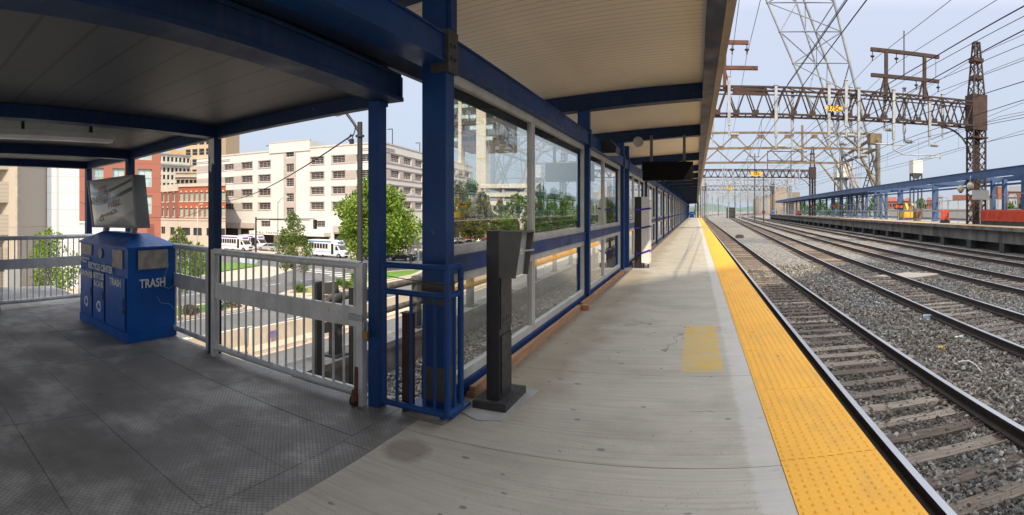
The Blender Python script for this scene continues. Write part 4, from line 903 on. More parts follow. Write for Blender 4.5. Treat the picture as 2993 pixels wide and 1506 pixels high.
for (pa, pb, arms) in ((2590, 2702, ((2545, 2744, 13.45), (2546, 2744, 11.55))), (1990, 2118, ((1900, 2188, 13.4), (1900, 2215, 11.6)))):
    m = MB()
    for pq in (pa, pb): m.bar(far(dxs(pq, s1), s1, 10.1), far(dxs(pq, s1), s1, 13.4), .24, .22, up=(0,1,0)); m.bar(far(dxs(pq, s1) - .5, s1, 10.1), far(dxs(pq, s1), s1, 12), .12, .12); m.bar(far(dxs(pq, s1) + .5, s1 + .3, 10.1), far(dxs(pq, s1), s1, 11.4), .1, .1)
    for (xa, xb, z) in arms: m.bar(far(dxs(xa, s1), s1, z), far(dxs(xb, s1), s1, z), .24, .26)
    if pa > 2000: m.bar(far(dxs(2645, s1), s1 + .2, 11.5), far(dxs(2645, s1), s1 + .2, 15.2), .07, .07, up=(0,1,0))
    ca_ = m.build('crossarm_frame', rust_bright if pa < 2000 else rust, g1)
    for px in ((2550, 2620) if pa > 2000 else (2140, 2183)):
        c = far(dxs(px, s1), s1, 12.6 if pa > 2000 else 12.55); MB().lathe(c, [(.03, 0), (.06, .05), (.03, .1), (.05, .25), (.17, .32), (.16, .38), (.04, .42), (.03, .75)], 10).build('insulator', rust, ca_)
    if pa > 2000:
        for px in (2678, 2742):
            c = far(dxs(px, s1), s1, 10.75); MB().lathe(c, [(.03, 0), (.06, .05), (.03, .1), (.05, .25), (.15, .32), (.15, .38), (.04, .42), (.03, .75)], 10).build('insulator', rust, ca_)
for i, (px, yt, yb_) in enumerate(((2131, 225, 398), (2083, 340, 418), (2268, 250, 433), (2316, 262, 440), (2423, 246, 428), (2449, 262, 425), (2473, 236, 400), (2487, 256, 402), (2510, 258, 460), (2585, 247, 383), (2612, 264, 437), (2643, 259, 418), (2717, 300, 428), (2755, 277, 403))):
    sg = s1 - .75 if i % 2 == 0 else s1 + .75; r = sg / math.cos(th(px) - PSI)
    hanger(g1, dxs(px, sg), sg, EYE + (Y0 - yt) / F * r, EYE + (Y0 - yb_) / F * r, i % 3 != 1)
m = MB()
for (x0, y0_, x1, y1_) in ((2560, 420, 2640, 424), (2612, 437, 2640, 452), (2640, 452, 2752, 455), (2692, 465, 2748, 458), (2748, 450, 2748, 466)): m.tube(at(x0, y0_, y=35.4), at(x1, y1_, y=35.4), .05, n=6)
m.build('registration_arm', galv, g1)
sg_ = thing('number_sign', 'yellow number sign on the nearest gantry truss', 'sign', tuple(at(2440, 317, y=35.2)))
a_, b_ = at(2416, 307, y=35.2), at(2462, 326, y=35.2); m = MB(); m.box(a_.x, b_.x, 35.2, 35.23, b_.z, a_.z); m.build('board', yellow_sign, sg_)
text('375C', Vector(((a_.x + b_.x) / 2, 35.19, (a_.z + b_.z) / 2)), (1,0,0), (0,0,1), .50, ink, sg_, sx=.95)
def gantry(s, label, dR, n=14, mat=rust, sign=None, dL=-3):
    g = thing('overhead_gantry', label, 'gantry', tuple(far(8, s, 0)), 'lattice gantries along the line'); m = MB(); truss(m, s, dL, dR, 10.1, 8.5, n, .15, .6, .11)
    m.build('truss', mat, g); tower_part(g, dR + .6, s, .3, 15, 8.5, 10.1, mat); tower_part(g, dL - .6, s, -1.7, 13, 8.5, 10.1, mat)
    rg = random.Random(int(s))
    for k in range(8): hanger(g, rg.uniform(0, dR - 1), s - .7, 10.2, rg.uniform(5.6, 7.2), k % 2)
    m = MB()
    for (u0, u1, z) in ((dR - 9, dR - .6, 14), (dR - 9, dR - .6, 12)): m.bar(far(u0, s, z), far(u1, s, z), .16, .16)
    for u in (dR - 9, dR - 4): m.bar(far(u, s, 10), far(u, s, 14), .15, .15, up=(0,1,0))
    m.build('crossarm_frame', mat, g)
    if sign:
        t = thing('number_sign', sign[1], 'sign', tuple(far(sign[2], s - .9, 9.2))); c = far(sign[2], s - .9, 9.1); m = MB(); m.box(c.x - 1.2, c.x + 1.2, c.y, c.y + .04, 8.7, 9.6); m.build('board', yellow_sign, t); text(sign[0], (c.x, c.y - .01, 9.15), (1,0,0), (0,0,1), .85, ink, t)
gantry(108, 'second dark lattice gantry, behind the ochre portal', 20.0, 16, rust, ('776', 'yellow number sign on the second dark gantry', 8.6))
gantry(176, 'third dark lattice gantry down the line', 19.0, 14, dark_steel, ('777', 'tiny yellow number sign on the third dark gantry', 5))
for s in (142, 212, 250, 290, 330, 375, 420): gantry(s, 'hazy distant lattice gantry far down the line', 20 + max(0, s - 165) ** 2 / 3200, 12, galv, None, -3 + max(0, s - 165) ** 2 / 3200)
# ochre portal: a girder over the tracks and a braced pair of columns behind the far platform
sp = 78.0; DC = 25.2; pt = thing('portal_frame', 'ochre weathered steel portal frame with braces behind the first gantry', 'gantry', tuple(far(10, sp, 0)))
def gs(px, py): p = far(dxs(px, sp), sp); return Vector((p.x, p.y, EYE + (Y0 - py) / F * p.xy.length))
def pl(px, py): p = farpx(px, DC); return Vector((p.x, p.y, EYE + (Y0 - py) / F * p.xy.length))
m = MB(); rows = (391, 436, 477)
for y, xe in zip(rows, (2566, 2548, 2470)): m.bar(gs(1990, y), gs(xe, y + (2 if y == 391 else 0)), .34, .30)
xs_ = [1990 + 78 * k for k in range(7)]
for k, (a, c) in enumerate(zip(xs_, xs_[1:])):
    mid = (a + c) / 2; m.bar(gs(a, 394), gs(mid, 433), .2, .18); m.bar(gs(mid, 433), gs(c, 394), .2, .18); m.bar(gs(mid - 10, 439), gs(a - 10, 474), .18, .16); m.bar(gs(mid - 10, 439), gs(c - 10, 474), .18, .16)
    q = gs(a, 398); m.box(q.x - .5, q.x + .5, q.y - .22, q.y - .18, q.z - .4, q.z + .2); q = gs(mid, 433); m.box(q.x - .5, q.x + .5, q.y - .22, q.y - .18, q.z - .3, q.z + .3)
m.bar(gs(2345, 366), gs(2345, 470), .3, .3, up=(0,1,0))
m.build('girder', rust_ochre, pt)
col_m = P('weathered_grey_column', (.17, .16, .135), .8, col2=(.10, .082, .055), sc=1.2)
for px, yt in ((2566, 410), (2459, 440)):
    q = pl(px, yt); MB().tube((q.x, q.y, -4), q, .40, n=12).build('column', col_m, pt)
m = MB(); q = pl(2562, 402); m.box(q.x - 1.3, q.x + .6, q.y - .8, q.y + .8, q.z - 1.1, q.z + .55)
m.bar(pl(2459, 462), pl(2545, 408), .4, .4); m.bar(pl(2459, 478), pl(2556, 438), .4, .4); m.bar(pl(2397, 478), pl(2459, 556), .32, .32); m.bar(pl(2505, 438), pl(2560, 540), .4, .4); m.bar(pl(2470, 400), pl(2520, 440), .34, .34)
for e in (-5, 5): m.bar(pl(2515 + e, 590), pl(2558 + e, 452), .14, .14)
for k in range(10):
    f = (k + .5) / 10; x, y = 2515 + 43 * f, 590 - 138 * f; m.bar(pl(x - 5, y), pl(x + 5, y), .12, .12)
m.build('brace', rust_ochre, pt)
# tall silver tower
tw = thing('transmission_tower', 'tall silver tubular lattice tower rising behind the gantries', 'tower', tuple(at(2550, 616, r=92)))
m = MB(); legs = (((2240, 0), (2505, 620), 86), ((2437, 0), (2592, 620), 86), ((2350, 0), (2580, 620), 97), ((2326, 0), (2518, 620), 97))
def lp(i, y):
    (xa, ya), (xb, yb_), r = legs[i]; f = (y - ya) / (yb_ - ya); return at(xa + (xb - xa) * f, y, r=r)
lv = [-330, -200, -90, 8, 93, 185, 285, 400, 520, 640]
for i in range(4):
    for a, c in zip(lv, lv[1:]): m.tube(lp(i, a), lp(i, c), .20 if i in (0, 3) else .27, n=8)
    for k, (a, c) in enumerate(zip(lv, lv[1:])):
        v = (i + 1) % 4; m.tube(lp(i, a), lp(v, a), .10, n=5)
        if k % 2: m.tube(lp(i, a), lp(v, c), .11, n=5)
        else: m.tube(lp(v, a), lp(i, c), .11, n=5)
    for a in lv[1:-1]: m.ball(lp(i, a), .30, n=8)
m.build('lattice', silver, tw)
cr = thing('crane', 'rusty lattice crane boom with cables behind the ochre portal', 'crane', tuple(at(2520, 620, r=120)))
m = MB()
for e in (-.6, .6):
    a, c = at(2470, 470, r=110) + FR * e, at(2535, 640, r=112) + FR * e; m.bar(a, c, .25, .25)
for k in range(10):
    f, f2_ = k / 10, (k + 1) / 10; a, c = at(2470, 470, r=110), at(2535, 640, r=112); m.bar(a * (1-f) + c * f - FR * .6, a * (1-f2_) + c * f2_ + FR * .6, .14, .14)
m.build('boom', P('faded_crane_paint', (.40, .27, .18), .7, col2=(.26, .15, .09), sc=.5), cr)
m = MB()
for px in (2506, 2513, 2521): m.tube(at(px + 8, 345, r=118), at(px - 14, 635, r=118), .06, n=4)
for k in range(22): m.bar(at(2514 + 7 - k, 350 + 13 * k, r=118), at(2529 - k, 357 + 13 * k, r=118), .06, .06)
m.build('cable_mast', galv, cr)
for (x0, x1, y0_, y1_, r, lab) in ((2656, 2698, 469, 507, 118, 'white square hopper on dark legs, the one between shelter beam and gantry post'), (2432, 2492, 482, 520, 130, 'white square hopper on dark legs beside the ochre portal')):
    hp = thing('hopper', lab, 'tank', tuple(at((x0 + x1) / 2, 616, r=r))); a, c = at(x0, y1_, r=r), at(x1, y0_, r=r); w_ = (c - a).xy.length * .72; o = (a + c) / 2
    m = MB(); m.box(o.x - w_/2, o.x + w_/2, o.y - w_/2, o.y + w_/2, a.z, c.z); m.build('bin', P('white_hopper_paint', (.66, .63, .58), .7, var=.15, sc=.4), hp)
    m = MB(); m.add([(o.x - w_/2, o.y - w_/2, a.z), (o.x + w_/2, o.y - w_/2, a.z), (o.x + w_/2, o.y + w_/2, a.z), (o.x - w_/2, o.y + w_/2, a.z), (o.x - .4, o.y - .4, a.z - 1.2), (o.x + .4, o.y - .4, a.z - 1.2), (o.x + .4, o.y + .4, a.z - 1.2), (o.x - .4, o.y + .4, a.z - 1.2)], [(0,1,5,4), (1,2,6,5), (2,3,7,6), (3,0,4,7), (4,5,6,7)]); m.build('cone', grey, hp)
    for sx in (-1, 1):
        for sy in (-1, 1): MB().bar((o.x + sx * w_ * .42, o.y + sy * w_ * .42, -4), (o.x + sx * w_ * .42, o.y + sy * w_ * .42, a.z), .28, .28, up=(0,1,0)).build('leg', dark_steel, hp)
# ---- wires
SUP = [-40, 36.5, 108, 176, 250, 330, 420]
def wire(d, z, sag=.8, r=.018, lab='thin dark overhead wire strung along the line between the gantries', z0=None):
    m = MB(); pts = []
    for a, c in zip(SUP, SUP[1:]):
        n = 8 if c < 120 else 4
        for k in range(n):
            f = k / n; s = a + (c - a) * f; pts.append(far(d + (0 if s < 165 else (s - 165) ** 2 / 3200), s, z - sag * 4 * f * (1 - f)))
    m.path(pts, r, 5); return tag(m.build('overhead_wire', tape_wire), lab, 'wire', 'overhead wires strung along the line')
for d, z in ((dxs(2140, s1), 12.5), (dxs(2183, s1), 12.5), (dxs(2550, s1), 12.6), (dxs(2620, s1), 12.6), (dxs(2678, s1), 10.75), (dxs(2742, s1), 10.75), (5.2, 10.6), (12.6, 10.5),
             (18.6, 8.0), (21.3, 12.9), (22.4, 9.3), (24.5, 10.6), (25.5, 8.6), (20.9, 14.4)): wire(d, z, .7 + .5 * ((d * 7) % 1))
for k, (d, dr, zc) in enumerate(((2.8, 3.4, 5.35), (6.27, 6.9, 5.35), (10.2, 10.7, 5.35), (14.9, 15.4, 5.4))):
    m = MB(); pts = []; pc = []
    for a, c in zip(SUP, SUP[1:]):
        n = 10 if c < 180 else 5
        for j in range(n):
            f = j / n; s = a + (c - a) * f; sh = 0 if s < 165 else (s - 165) ** 2 / 3200; pts.append(far(d + sh + .25 * (1 - 2 * f), s, 7.0 - 1.25 * 4 * f * (1 - f))); pc.append(far(d + sh + .25 * (1 - 2 * f), s, zc))
            if s < 190: m.tube(pts[-1], pc[-1], .008, n=4)
    m.path(pts, .016, 5); m.path(pc, .014, 5)
    tag(m.build('catenary_wire', tape_wire), 'sagging catenary wire with droppers over the ' + ('nearest', 'second', 'third', 'farthest')[k] + ' track', 'wire')
m = MB()
for (a, c) in (((2075, -10), (2205, -40)),): pass
# ---- slender line poles between the far gantries
for i, (px, s_, h_) in enumerate(((2186, 118, 14), (2206, 126, 15.5), (2164, 150, 13), (2148, 185, 12), (2129, 160, 12), (2232, 128, 11), (2112, 230, 13), (2100, 270, 12))):
    p = far(dxs(px, s_), s_); m = MB(); m.tube((p.x, p.y, -1.4), (p.x, p.y, h_), .17, .11, 6); m.bar((p.x - 1.3, p.y, h_ - .8), (p.x + 1.3, p.y, h_ - .8), .14, .14)
    tag(m.build('line_pole', dark_steel if i % 2 else galv), 'slender line pole with short crossarm among the distant gantries', 'pole', 'slender line poles among the gantries')
# ---- far platform
ZF = .42
def fp(poly, z0, z1, name, mat, kind='structure'):
    m = MB(); m.prism([(p.x, p.y) for p in poly], (0,0,z0), (1,0,0), (0,1,0), (0,0,z1 - z0)); return tag(m.build(name, mat), kind=kind)
def fstrip(d0, d1, s0, s1_): return [far(d0, s0), far(d1, s0), far(d1, s1_), far(d0, s1_)]
fp(fstrip(17.75, 24.5, 4, 168), ZF - .22, ZF, 'far_platform', P('far_platform_concrete', (.42, .36, .30), .9, col2=(.35, .30, .25), sc=.4))
fp(fstrip(17.6, 17.75, 4, 168), ZF - .24, ZF + .004, 'far_platform_edge', conc_side)
fp(fstrip(17.76, 18.35, 4, 168), ZF, ZF + .006, 'tactile_paving', tactile_m)
fp(fstrip(17.95, 18.4, 4, 168), ZF - 1.06, ZF - .23, 'platform_base', conc_side)
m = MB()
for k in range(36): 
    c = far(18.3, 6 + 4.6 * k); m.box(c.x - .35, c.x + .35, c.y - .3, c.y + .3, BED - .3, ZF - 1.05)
tag(m.build('platform_base', dark_steel), kind='structure')  # piers coloured dark, standing in for shade below the platform
fp(fstrip(18.9, 24.5, 4, 168), BED - 3, ZF - .24, 'platform_base', dark_steel)  # dark backing, its colour stands in for shade in the openings
fp(fstrip(16.7, 17.4, 20, 24.5), BED, BED + .18, 'concrete_trough', conc_old).__setitem__('kind', 'structure')
sh = thing('station_shelter', 'open blue steel shelter frame along the far platform', 'shelter', tuple(far(21.5, 30, ZF)))
def fbar(mb, d0, s0, z0, d1, s1_, z1, w_, h): mb.bar(far(d0, s0, z0), far(d1, s1_, z1), w_, h)
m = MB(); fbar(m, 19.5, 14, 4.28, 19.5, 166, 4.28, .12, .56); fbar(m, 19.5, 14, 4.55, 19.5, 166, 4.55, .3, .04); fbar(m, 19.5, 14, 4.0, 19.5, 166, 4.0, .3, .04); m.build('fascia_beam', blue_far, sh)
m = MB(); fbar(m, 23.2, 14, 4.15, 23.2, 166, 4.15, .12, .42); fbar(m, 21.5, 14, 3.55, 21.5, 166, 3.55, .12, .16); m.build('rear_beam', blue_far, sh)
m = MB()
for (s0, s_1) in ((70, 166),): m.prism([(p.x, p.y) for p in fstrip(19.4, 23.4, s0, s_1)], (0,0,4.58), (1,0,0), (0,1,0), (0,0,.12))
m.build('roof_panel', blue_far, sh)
po = cbm = None; s = 17.0; k = 0
post_s = [farpx(px, 21.5).dot(FD) for px in (2993, 2936, 2902, 2730, 2628, 2590, 2575, 2533, 2505, 2480, 2456, 2432)] + [67 + 6.2 * i for i in range(16)]
for k, s in enumerate(post_s):
    c = far(21.5, s)
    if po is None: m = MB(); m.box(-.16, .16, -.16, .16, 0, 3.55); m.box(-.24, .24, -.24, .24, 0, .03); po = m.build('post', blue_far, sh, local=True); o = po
    else: o = copy_part(po)
    o.location = (c.x - sh.location.x, c.y - sh.location.y, 0); o.rotation_euler = (0, 0, -PSI)
    if k in (3, 4): 
        o2 = copy_part(po); c2 = far(22.0, s + .5); o2.location = (c2.x - sh.location.x, c2.y - sh.location.y, 0)
for i in range(22):
    s = 16 + 7 * i; c = far(21.35, s)
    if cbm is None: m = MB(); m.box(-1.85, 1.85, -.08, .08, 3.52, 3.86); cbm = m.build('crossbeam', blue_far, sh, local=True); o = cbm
    else: o = copy_part(cbm)
    o.location = (c.x - sh.location.x, c.y - sh.location.y, 0); o.rotation_euler = (0, 0, -PSI)
fn_ = thing('platform_fence', 'galvanised post and rail fence in front of the far blue shelter', 'fence', tuple(far(20.6, 30, ZF)))
m = MB()
for z, mt in ((1.98, 0), (1.05, 1), (.18, 0)): fbar(m, 20.6, 31, ZF + z, 20.6, 166, ZF + z, .05 if z != 1.05 else .09, .05 if z != 1.05 else .12)
m.build('rail', galv, fn_)
m = MB()
for z in (1.05, .2): fbar(m, 24.2, 14, ZF + z, 24.2, 166, ZF + z, .06, .16)
m.build('rear_rail', blue_far, fn_)
pp = None
for i in range(70):
    c = far(20.6, 31 + 1.9 * i)
    if pp is None: m = MB(); m.tube((0, 0, 0), (0, 0, 2.0), .028, n=6); pp = m.build('fence_post', galv, fn_, local=True); o = pp
    else: o = copy_part(pp)
    o.location = (c.x - fn_.location.x, c.y - fn_.location.y, 0)
def barricade(c, az, L_, label, hoop, group=None):
    t = thing('barricade', label, 'barricade', tuple(c), group, az); h = L_ / 2
    m = MB(); m.box(-h + .02, h - .02, -.28, .28, 0, .20); m.box(-h + .05, h - .05, -.2, .2, .2, .30); m.build('base', plinth, t, local=True)
    m = MB(); m.box(-h, h, -.05, .05, .30, .42); m.box(-h, h, -.05, .05, .98, 1.15); m.box(-h, -h + .1, -.05, .05, .42, .98); m.box(h - .1, h, -.05, .05, .42, .98)
    n = max(3, int(L_ / .16))
    for k in range(n): x = -h + .1 + (L_ - .2) * (k + .5) / n; m.box(x - .042, x + .042, -.04, .04, .42, .98)
    m.build('panel', red_plastic, t, local=True)
    if hoop:
        m = MB(); a = h - .12; m.path([(-a, 0, 1.15), (-a, 0, 2.15), (-a + .12, 0, 2.28), (a - .12, 0, 2.28), (a, 0, 2.15), (a, 0, 1.15)], .028); m.build('hoop', galv, t, local=True)
    return t
e = [2866, 2889, 2914, 2941, 2970, 3002]
nm = ('first', 'second', 'third', 'fourth', 'fifth')
for k, (a, c) in enumerate(zip(e, e[1:])):
    p, q = farpx(a, 20.0, ZF), farpx(c, 20.0, ZF); barricade((p + q) / 2, math.atan2((p - q).y, (p - q).x), (p - q).length * .97, nm[k] + ' orange barricade along from the rusty gantry tower, hooped at the top', True, 'orange barricades beside the gantry tower')
p = farpx(2762, 19.6, ZF); barricade(p, -PSI, .75, 'single orange barricade standing end on across the far platform', True)
p = farpx(2334, 19.5, ZF); barricade(p, math.pi / 2 - PSI, 5.5, 'orange barricade by the distant gantry tower foot on the far platform', True)
p = farpx(2232, 19.2, ZF); barricade(p, math.pi / 2 - PSI, 14, 'long distant orange barricade under the beige round building', True)
def board(px, py, d, w_, h, label, face, arrow=False):
    p = farpx(px, d); r = p.xy.length; z = EYE + (Y0 - py) / F * r; t = thing('sign_board', label, 'sign', (p.x, p.y, z), None, -th(px) * .6)
    m = MB(); m.box(-w_/2, w_/2, 0, .05, -h/2, h/2); m.build('board', face, t, local=True)
    if arrow:
        m = MB(); m.prism([(-.46*w_, 0), (-.18*w_, .42*h), (-.18*w_, .22*h), (.44*w_, .22*h), (.44*w_, -.22*h), (-.18*w_, -.22*h), (-.18*w_, -.42*h)], (0, -.003, 0), (1,0,0), (0,0,1), (0, -.01, 0)); m.build('arrow', orange, t, local=True)
    m = MB(); m.bar((0, .08, -z + ZF), (0, .08, 0), .06, .06, up=(0,1,0)); m.build('post', galv, t, local=True)
board(2627, 604, 20.4, 1.0, .62, 'black sign board with an orange arrow on the far platform', black, True)
board(2442, 603, 20.4, .75, .55, 'orange sign board hung on the far shelter fence beside the ochre column', orange)
board(2373, 604, 20.4, .7, .6, 'small orange sign board farther off on the far shelter fence', orange)
board(2866, 570, 19.3, 1.3, .72, 'white sign box fixed beside the rusty gantry tower', grey_light)
ex = thing('excavator', 'small yellow excavator arm raised behind the far platform fence', 'machine', tuple(farpx(2655, 22.4, ZF)))
def fq(px, py, d): p = farpx(px, d); return Vector((p.x, p.y, EYE + (Y0 - py) / F * p.xy.length))
m = MB(); m.bar(fq(2647, 596, 22.4), fq(2656, 624, 22.4), .28, .3); m.bar(fq(2647, 596, 22.4), fq(2643, 604, 22.4), .2, .2); m.bar(fq(2655, 618, 22.4), fq(2668, 598, 22.4), .22, .25); m.build('arm', yellow_mach, ex)
p = farpx(2655, 22.4); m = MB(); m.box(p.x - .9, p.x + .9, p.y - .7, p.y + .7, ZF + .25, ZF + .95); m.build('body', yellow_mach, ex); m = MB(); m.box(p.x - 1.1, p.x + 1.1, p.y - .8, p.y + .8, ZF, ZF + .25); m.build('track', rubber, ex)
p = farpx(2681, 21.2); m = MB(); m.lathe((p.x, p.y, ZF), [(.42, 0), (.46, .3), (.44, .8), (.46, 1.25), (.40, 1.3)], 14); tag(m.build('drum', P('brown_drum', (.20, .11, .06), .8)), 'brown drum on the far platform beside the yellow excavator', 'drum')
for px, py, lab in ((2808, 552, 'round cream dome camera hanging from the far shelter beam'), (2836, 544, 'second cream dome camera, boxed, right against the rusty gantry tower')):
    c = fq(px, py, 19.0); cm = thing('dome_camera', lab, 'camera', tuple(c)); MB().ball(c, .30).build('dome', P('cream_plastic', (.62, .52, .36), .5), cm); MB().ball(c - Vector((0, 0, .16)), .2).build('lens', black, cm); m = MB(); m.path([c + Vector((0, 0, .2)), c + Vector((0, 0, .75)), c + Vector((.5, .3, .85))], .03); m.build('bracket', galv, cm)
def bin_(c, label, az=0):
    t = thing('litter_bin', label, 'bin', tuple(c), None, az); m = MB(); m.box(-.5, .5, -.35, .35, 0, 1.1); m.build('body', blue_bin, t, local=True)
    m = MB(); m.add([(-.52,-.37,1.1), (.52,-.37,1.1), (.52,.37,1.1), (-.52,.37,1.1), (-.3,-.15,1.28), (.3,-.15,1.28), (.3,.15,1.28), (-.3,.15,1.28)], [(0,1,5,4), (1,2,6,5), (2,3,7,6), (3,0,4,7), (4,5,6,7), (3,2,1,0)]); m.build('lid', blue_bin, t, local=True)
    m = MB(); m.box(-.35, .35, -.357, -.352, .85, 1.0); m.build('slot_flap', grey_light, t, local=True)
bin_(at(2014, 628, r=max(40, 1.5 * F / 12), z=0) * 1, 'distant blue litter bin far down the near platform against the wall')
bin_((-.95, 112, 0), 'still farther blue litter bin down the near platform')
bin_(farpx(2260, 19.8, ZF), 'distant blue litter bin on the far platform beside the standing person')
def person(c, label, az, shirt, pants, hairc):
    t = thing('person', label, 'person', tuple(c), None, az); me = bpy.data.meshes.new('body'); J = [(0,0,.95), (0,0,1.15), (0,.01,1.40), (0,.015,1.52), (0,-.01,1.64), (0,-.01,1.74), (.10,0,.90), (.11,-.02,.48), (.11,.02,.06), (.11,-.14,.03), (-.10,0,.90), (-.11,.03,.48), (-.12,.05,.06), (-.12,-.11,.03),
         (.19,.01,1.38), (.24,.03,1.10), (.22,-.10,.88), (.22,-.14,.80), (-.19,.01,1.38), (-.25,.02,1.10), (-.23,-.06,.86), (-.23,-.10,.78)]
    E = [(0,1),(1,2),(2,3),(3,4),(4,5),(0,6),(6,7),(7,8),(8,9),(0,10),(10,11),(11,12),(12,13),(2,14),(14,15),(15,16),(16,17),(2,18),(18,19),(19,20),(20,21)]
    rad = [.15,.135,.16,.06,.10,.075,.095,.065,.045,.04,.095,.065,.045,.04,.065,.05,.038,.04,.065,.05,.038,.04]
    me.from_pydata(J, E, []); o = bpy.data.objects.new('body', me); COL.objects.link(o); o.parent = t
    sm = o.modifiers.new('s', 'SKIN'); sk_ = me.skin_vertices[0].data
    for i, r in enumerate(rad): sk_[i].radius = (r, r * .8)
    sk_[0].use_root = True; o.modifiers.new('u', 'SUBSURF').render_levels = 2
    mt, tt, bb, N, L = new_mat('clothed_figure'); ob = N('ShaderNodeTexCoord').outputs['Object']; s_ = N('ShaderNodeSeparateXYZ'); L(ob, s_.inputs[0])
    n = N('ShaderNodeValToRGB'); n.color_ramp.interpolation = 'CONSTANT'; e_ = n.color_ramp.elements
    e_.new(.5); e_.new(.5)
    for i, (p_, c_) in enumerate(((0, (.02,.02,.02)), (.04, pants), (.53, shirt), (.83, (.42,.25,.17)))): e_[i].position = p_; e_[i].color = (*c_, 1)
    L(mth(N, L, 'DIVIDE', s_.outputs[2], 1.8), n.inputs[0]); L(n.outputs[0], bb.inputs['Base Color']); bb.inputs['Roughness'].default_value = .85; me.materials.append(mt)
    m = MB(); m.ball((0, .012, 1.72), .098, .105, .085); m.build('hair', P('dark_hair', hairc, .7), t, local=True)
person((-.42, 130, 0), 'distant person in dark clothes standing far down the near platform', R(160), (.06,.06,.07), (.03,.03,.035), (.02,.015,.01))
person(farpx(2270, 19.9, ZF), 'distant person in white top and dark trousers on the far platform', R(60), (.6,.6,.6), (.03,.03,.035), (.02,.015,.01))
# ================================================================ the town: buildings, trees, vehicles, street furniture
def wall(mb, O, U, W, z0, z1, holes, depth=.25, mi=0):
    """upright wall from O along U with real recesses; holes (u0, u1, za, zb)"""
    O, U = Vector((O[0], O[1], 0)), Vector((U[0], U[1], 0)).normalized(); N = Vector((U.y, -U.x, 0))
    us = sorted({0, W} | {h[0] for h in holes} | {h[1] for h in holes}); zs = sorted({z0, z1} | {h[2] for h in holes} | {h[3] for h in holes})
    p = lambda u, z, d=0: O + U * u - N * d + Vector((0, 0, z))
    # merge runs of cells without holes so that the wall stays light
    for za, zb in zip(zs, zs[1:]):
        run = None
        for ua, ub in zip(us, us[1:]):
            c = ((ua + ub) / 2, (za + zb) / 2); hit = any(h[0] < c[0] < h[1] and h[2] < c[1] < h[3] for h in holes)
            if hit:
                if run is not None: mb.sheet([p(run, za), p(ua, za), p(ua, zb), p(run, zb)], mi); run = None
            elif run is None: run = ua
        if run is not None: mb.sheet([p(run, za), p(W, za), p(W, zb), p(run, zb)], mi)
    for (ua, ub, za, zb) in holes:
        mb.sheet([p(ua, za), p(ua, zb), p(ua, zb, depth), p(ua, za, depth)][::-1], mi); mb.sheet([p(ub, za), p(ub, zb), p(ub, zb, depth), p(ub, za, depth)], mi)
        mb.sheet([p(ua, za), p(ub, za), p(ub, za, depth), p(ua, za, depth)][::-1], mi); mb.sheet([p(ua, zb), p(ub, zb), p(ub, zb, depth), p(ua, zb, depth)], mi)
WCACHE = {}
def window(parent, O, U, u0, u1, za, zb, depth, style, frame, pane):
    """a framed window set into a hole; style = (columns, rows)"""
    U = Vector((U[0], U[1], 0)).normalized(); N = Vector((U.y, -U.x, 0)); w_, h = round(u1 - u0, 3), round(zb - za, 3)
    key = (w_, h, style, frame.name, pane.name); loc = Vector((O[0], O[1], 0)) + U * ((u0 + u1) / 2) - N * (depth - .02) + Vector((0, 0, za)); az = math.atan2(U.y, U.x)
    root = parent
    while root.parent: root = root.parent
    if key not in WCACHE:
        m = MB(); t = min(.09, w_ * .07); c, r = style
        m.box(-w_/2, w_/2, -.05, .02, 0, t); m.box(-w_/2, w_/2, -.05, .02, h - t, h); m.box(-w_/2, -w_/2 + t, -.05, .02, t, h - t); m.box(w_/2 - t, w_/2, -.05, .02, t, h - t)
        for k in range(1, c): x = -w_/2 + w_ * k / c; m.box(x - t * .4, x + t * .4, -.04, .018, t, h - t)
        for k in range(1, r): z = h * k / r; m.box(-w_/2 + t, w_/2 - t, -.042, .017, z - t * .4, z + t * .4)
        o = m.build('window', frame, parent, local=True); g = MB(); g.box(-w_/2, w_/2, .022, .06, 0, h); g.build('pane', pane, o, local=True); WCACHE[key] = o
    else:
        src = WCACHE[key]; o = src.copy(); COL.objects.link(o); o.parent = parent
        for ch in src.children: d_ = ch.copy(); COL.objects.link(d_); d_.parent = o
    o.location = loc - root.location; o.rotation_euler = (0, 0, az); return o
def corners(px0, r0, px1, r1):
    a, c = at(px0, r=r0), at(px1, r=r1); U = (c - a); U.z = 0; return a, c, U.normalized(), U.length
def block(name, label, px0, r0, px1, r1, z0, z1, depth, wall_mat, holes, style, frame, pane, roof_mat=None, group=None, right_holes=None, right_style=None, rec=.25, cornice=None, skip=None, cat='building'):
    a, c, U, W = corners(px0, r0, px1, r1); N = Vector((U.y, -U.x, 0)); root = thing(name, label, cat, tuple((a + c) / 2 + Vector((0, 0, z0 - EYE + 0)))[:2] + (z0,), group)
    b_ = c - N * depth; a_ = a - N * depth; m = MB(); wall(m, a, U, W, z0, z1, holes, rec); wall(m, c, -N, depth, z0, z1, right_holes or [], rec); wall(m, b_, -U, W, z0, z1, []); wall(m, a_, N, depth, z0, z1, [])
    m.build('wall', wall_mat, root)
    m = MB(); m.sheet([(*p.xy, z1 - .3) for p in (a, c, b_, a_)]); m.build('roof', roof_mat or grey, root)
    for h in holes: 
        if skip is None or not skip(h): window(root, a, U, *h, rec, style, frame, pane)
    for h in right_holes or []: window(root, c, -N, *h, rec, right_style or style, frame, pane)
    if cornice:
        m = MB(); e = .35
        for zc, hh, ee in cornice[1]: m.prism([(p.x, p.y) for p in (a + N * ee - U * ee, c + N * ee + U * ee, b_ - N * ee + U * ee, a_ - N * ee - U * ee)], (0, 0, zc), (1,0,0), (0,1,0), (0, 0, hh))
        m.build('cornice', cornice[0], root)
    return root, a, c, U, N, W
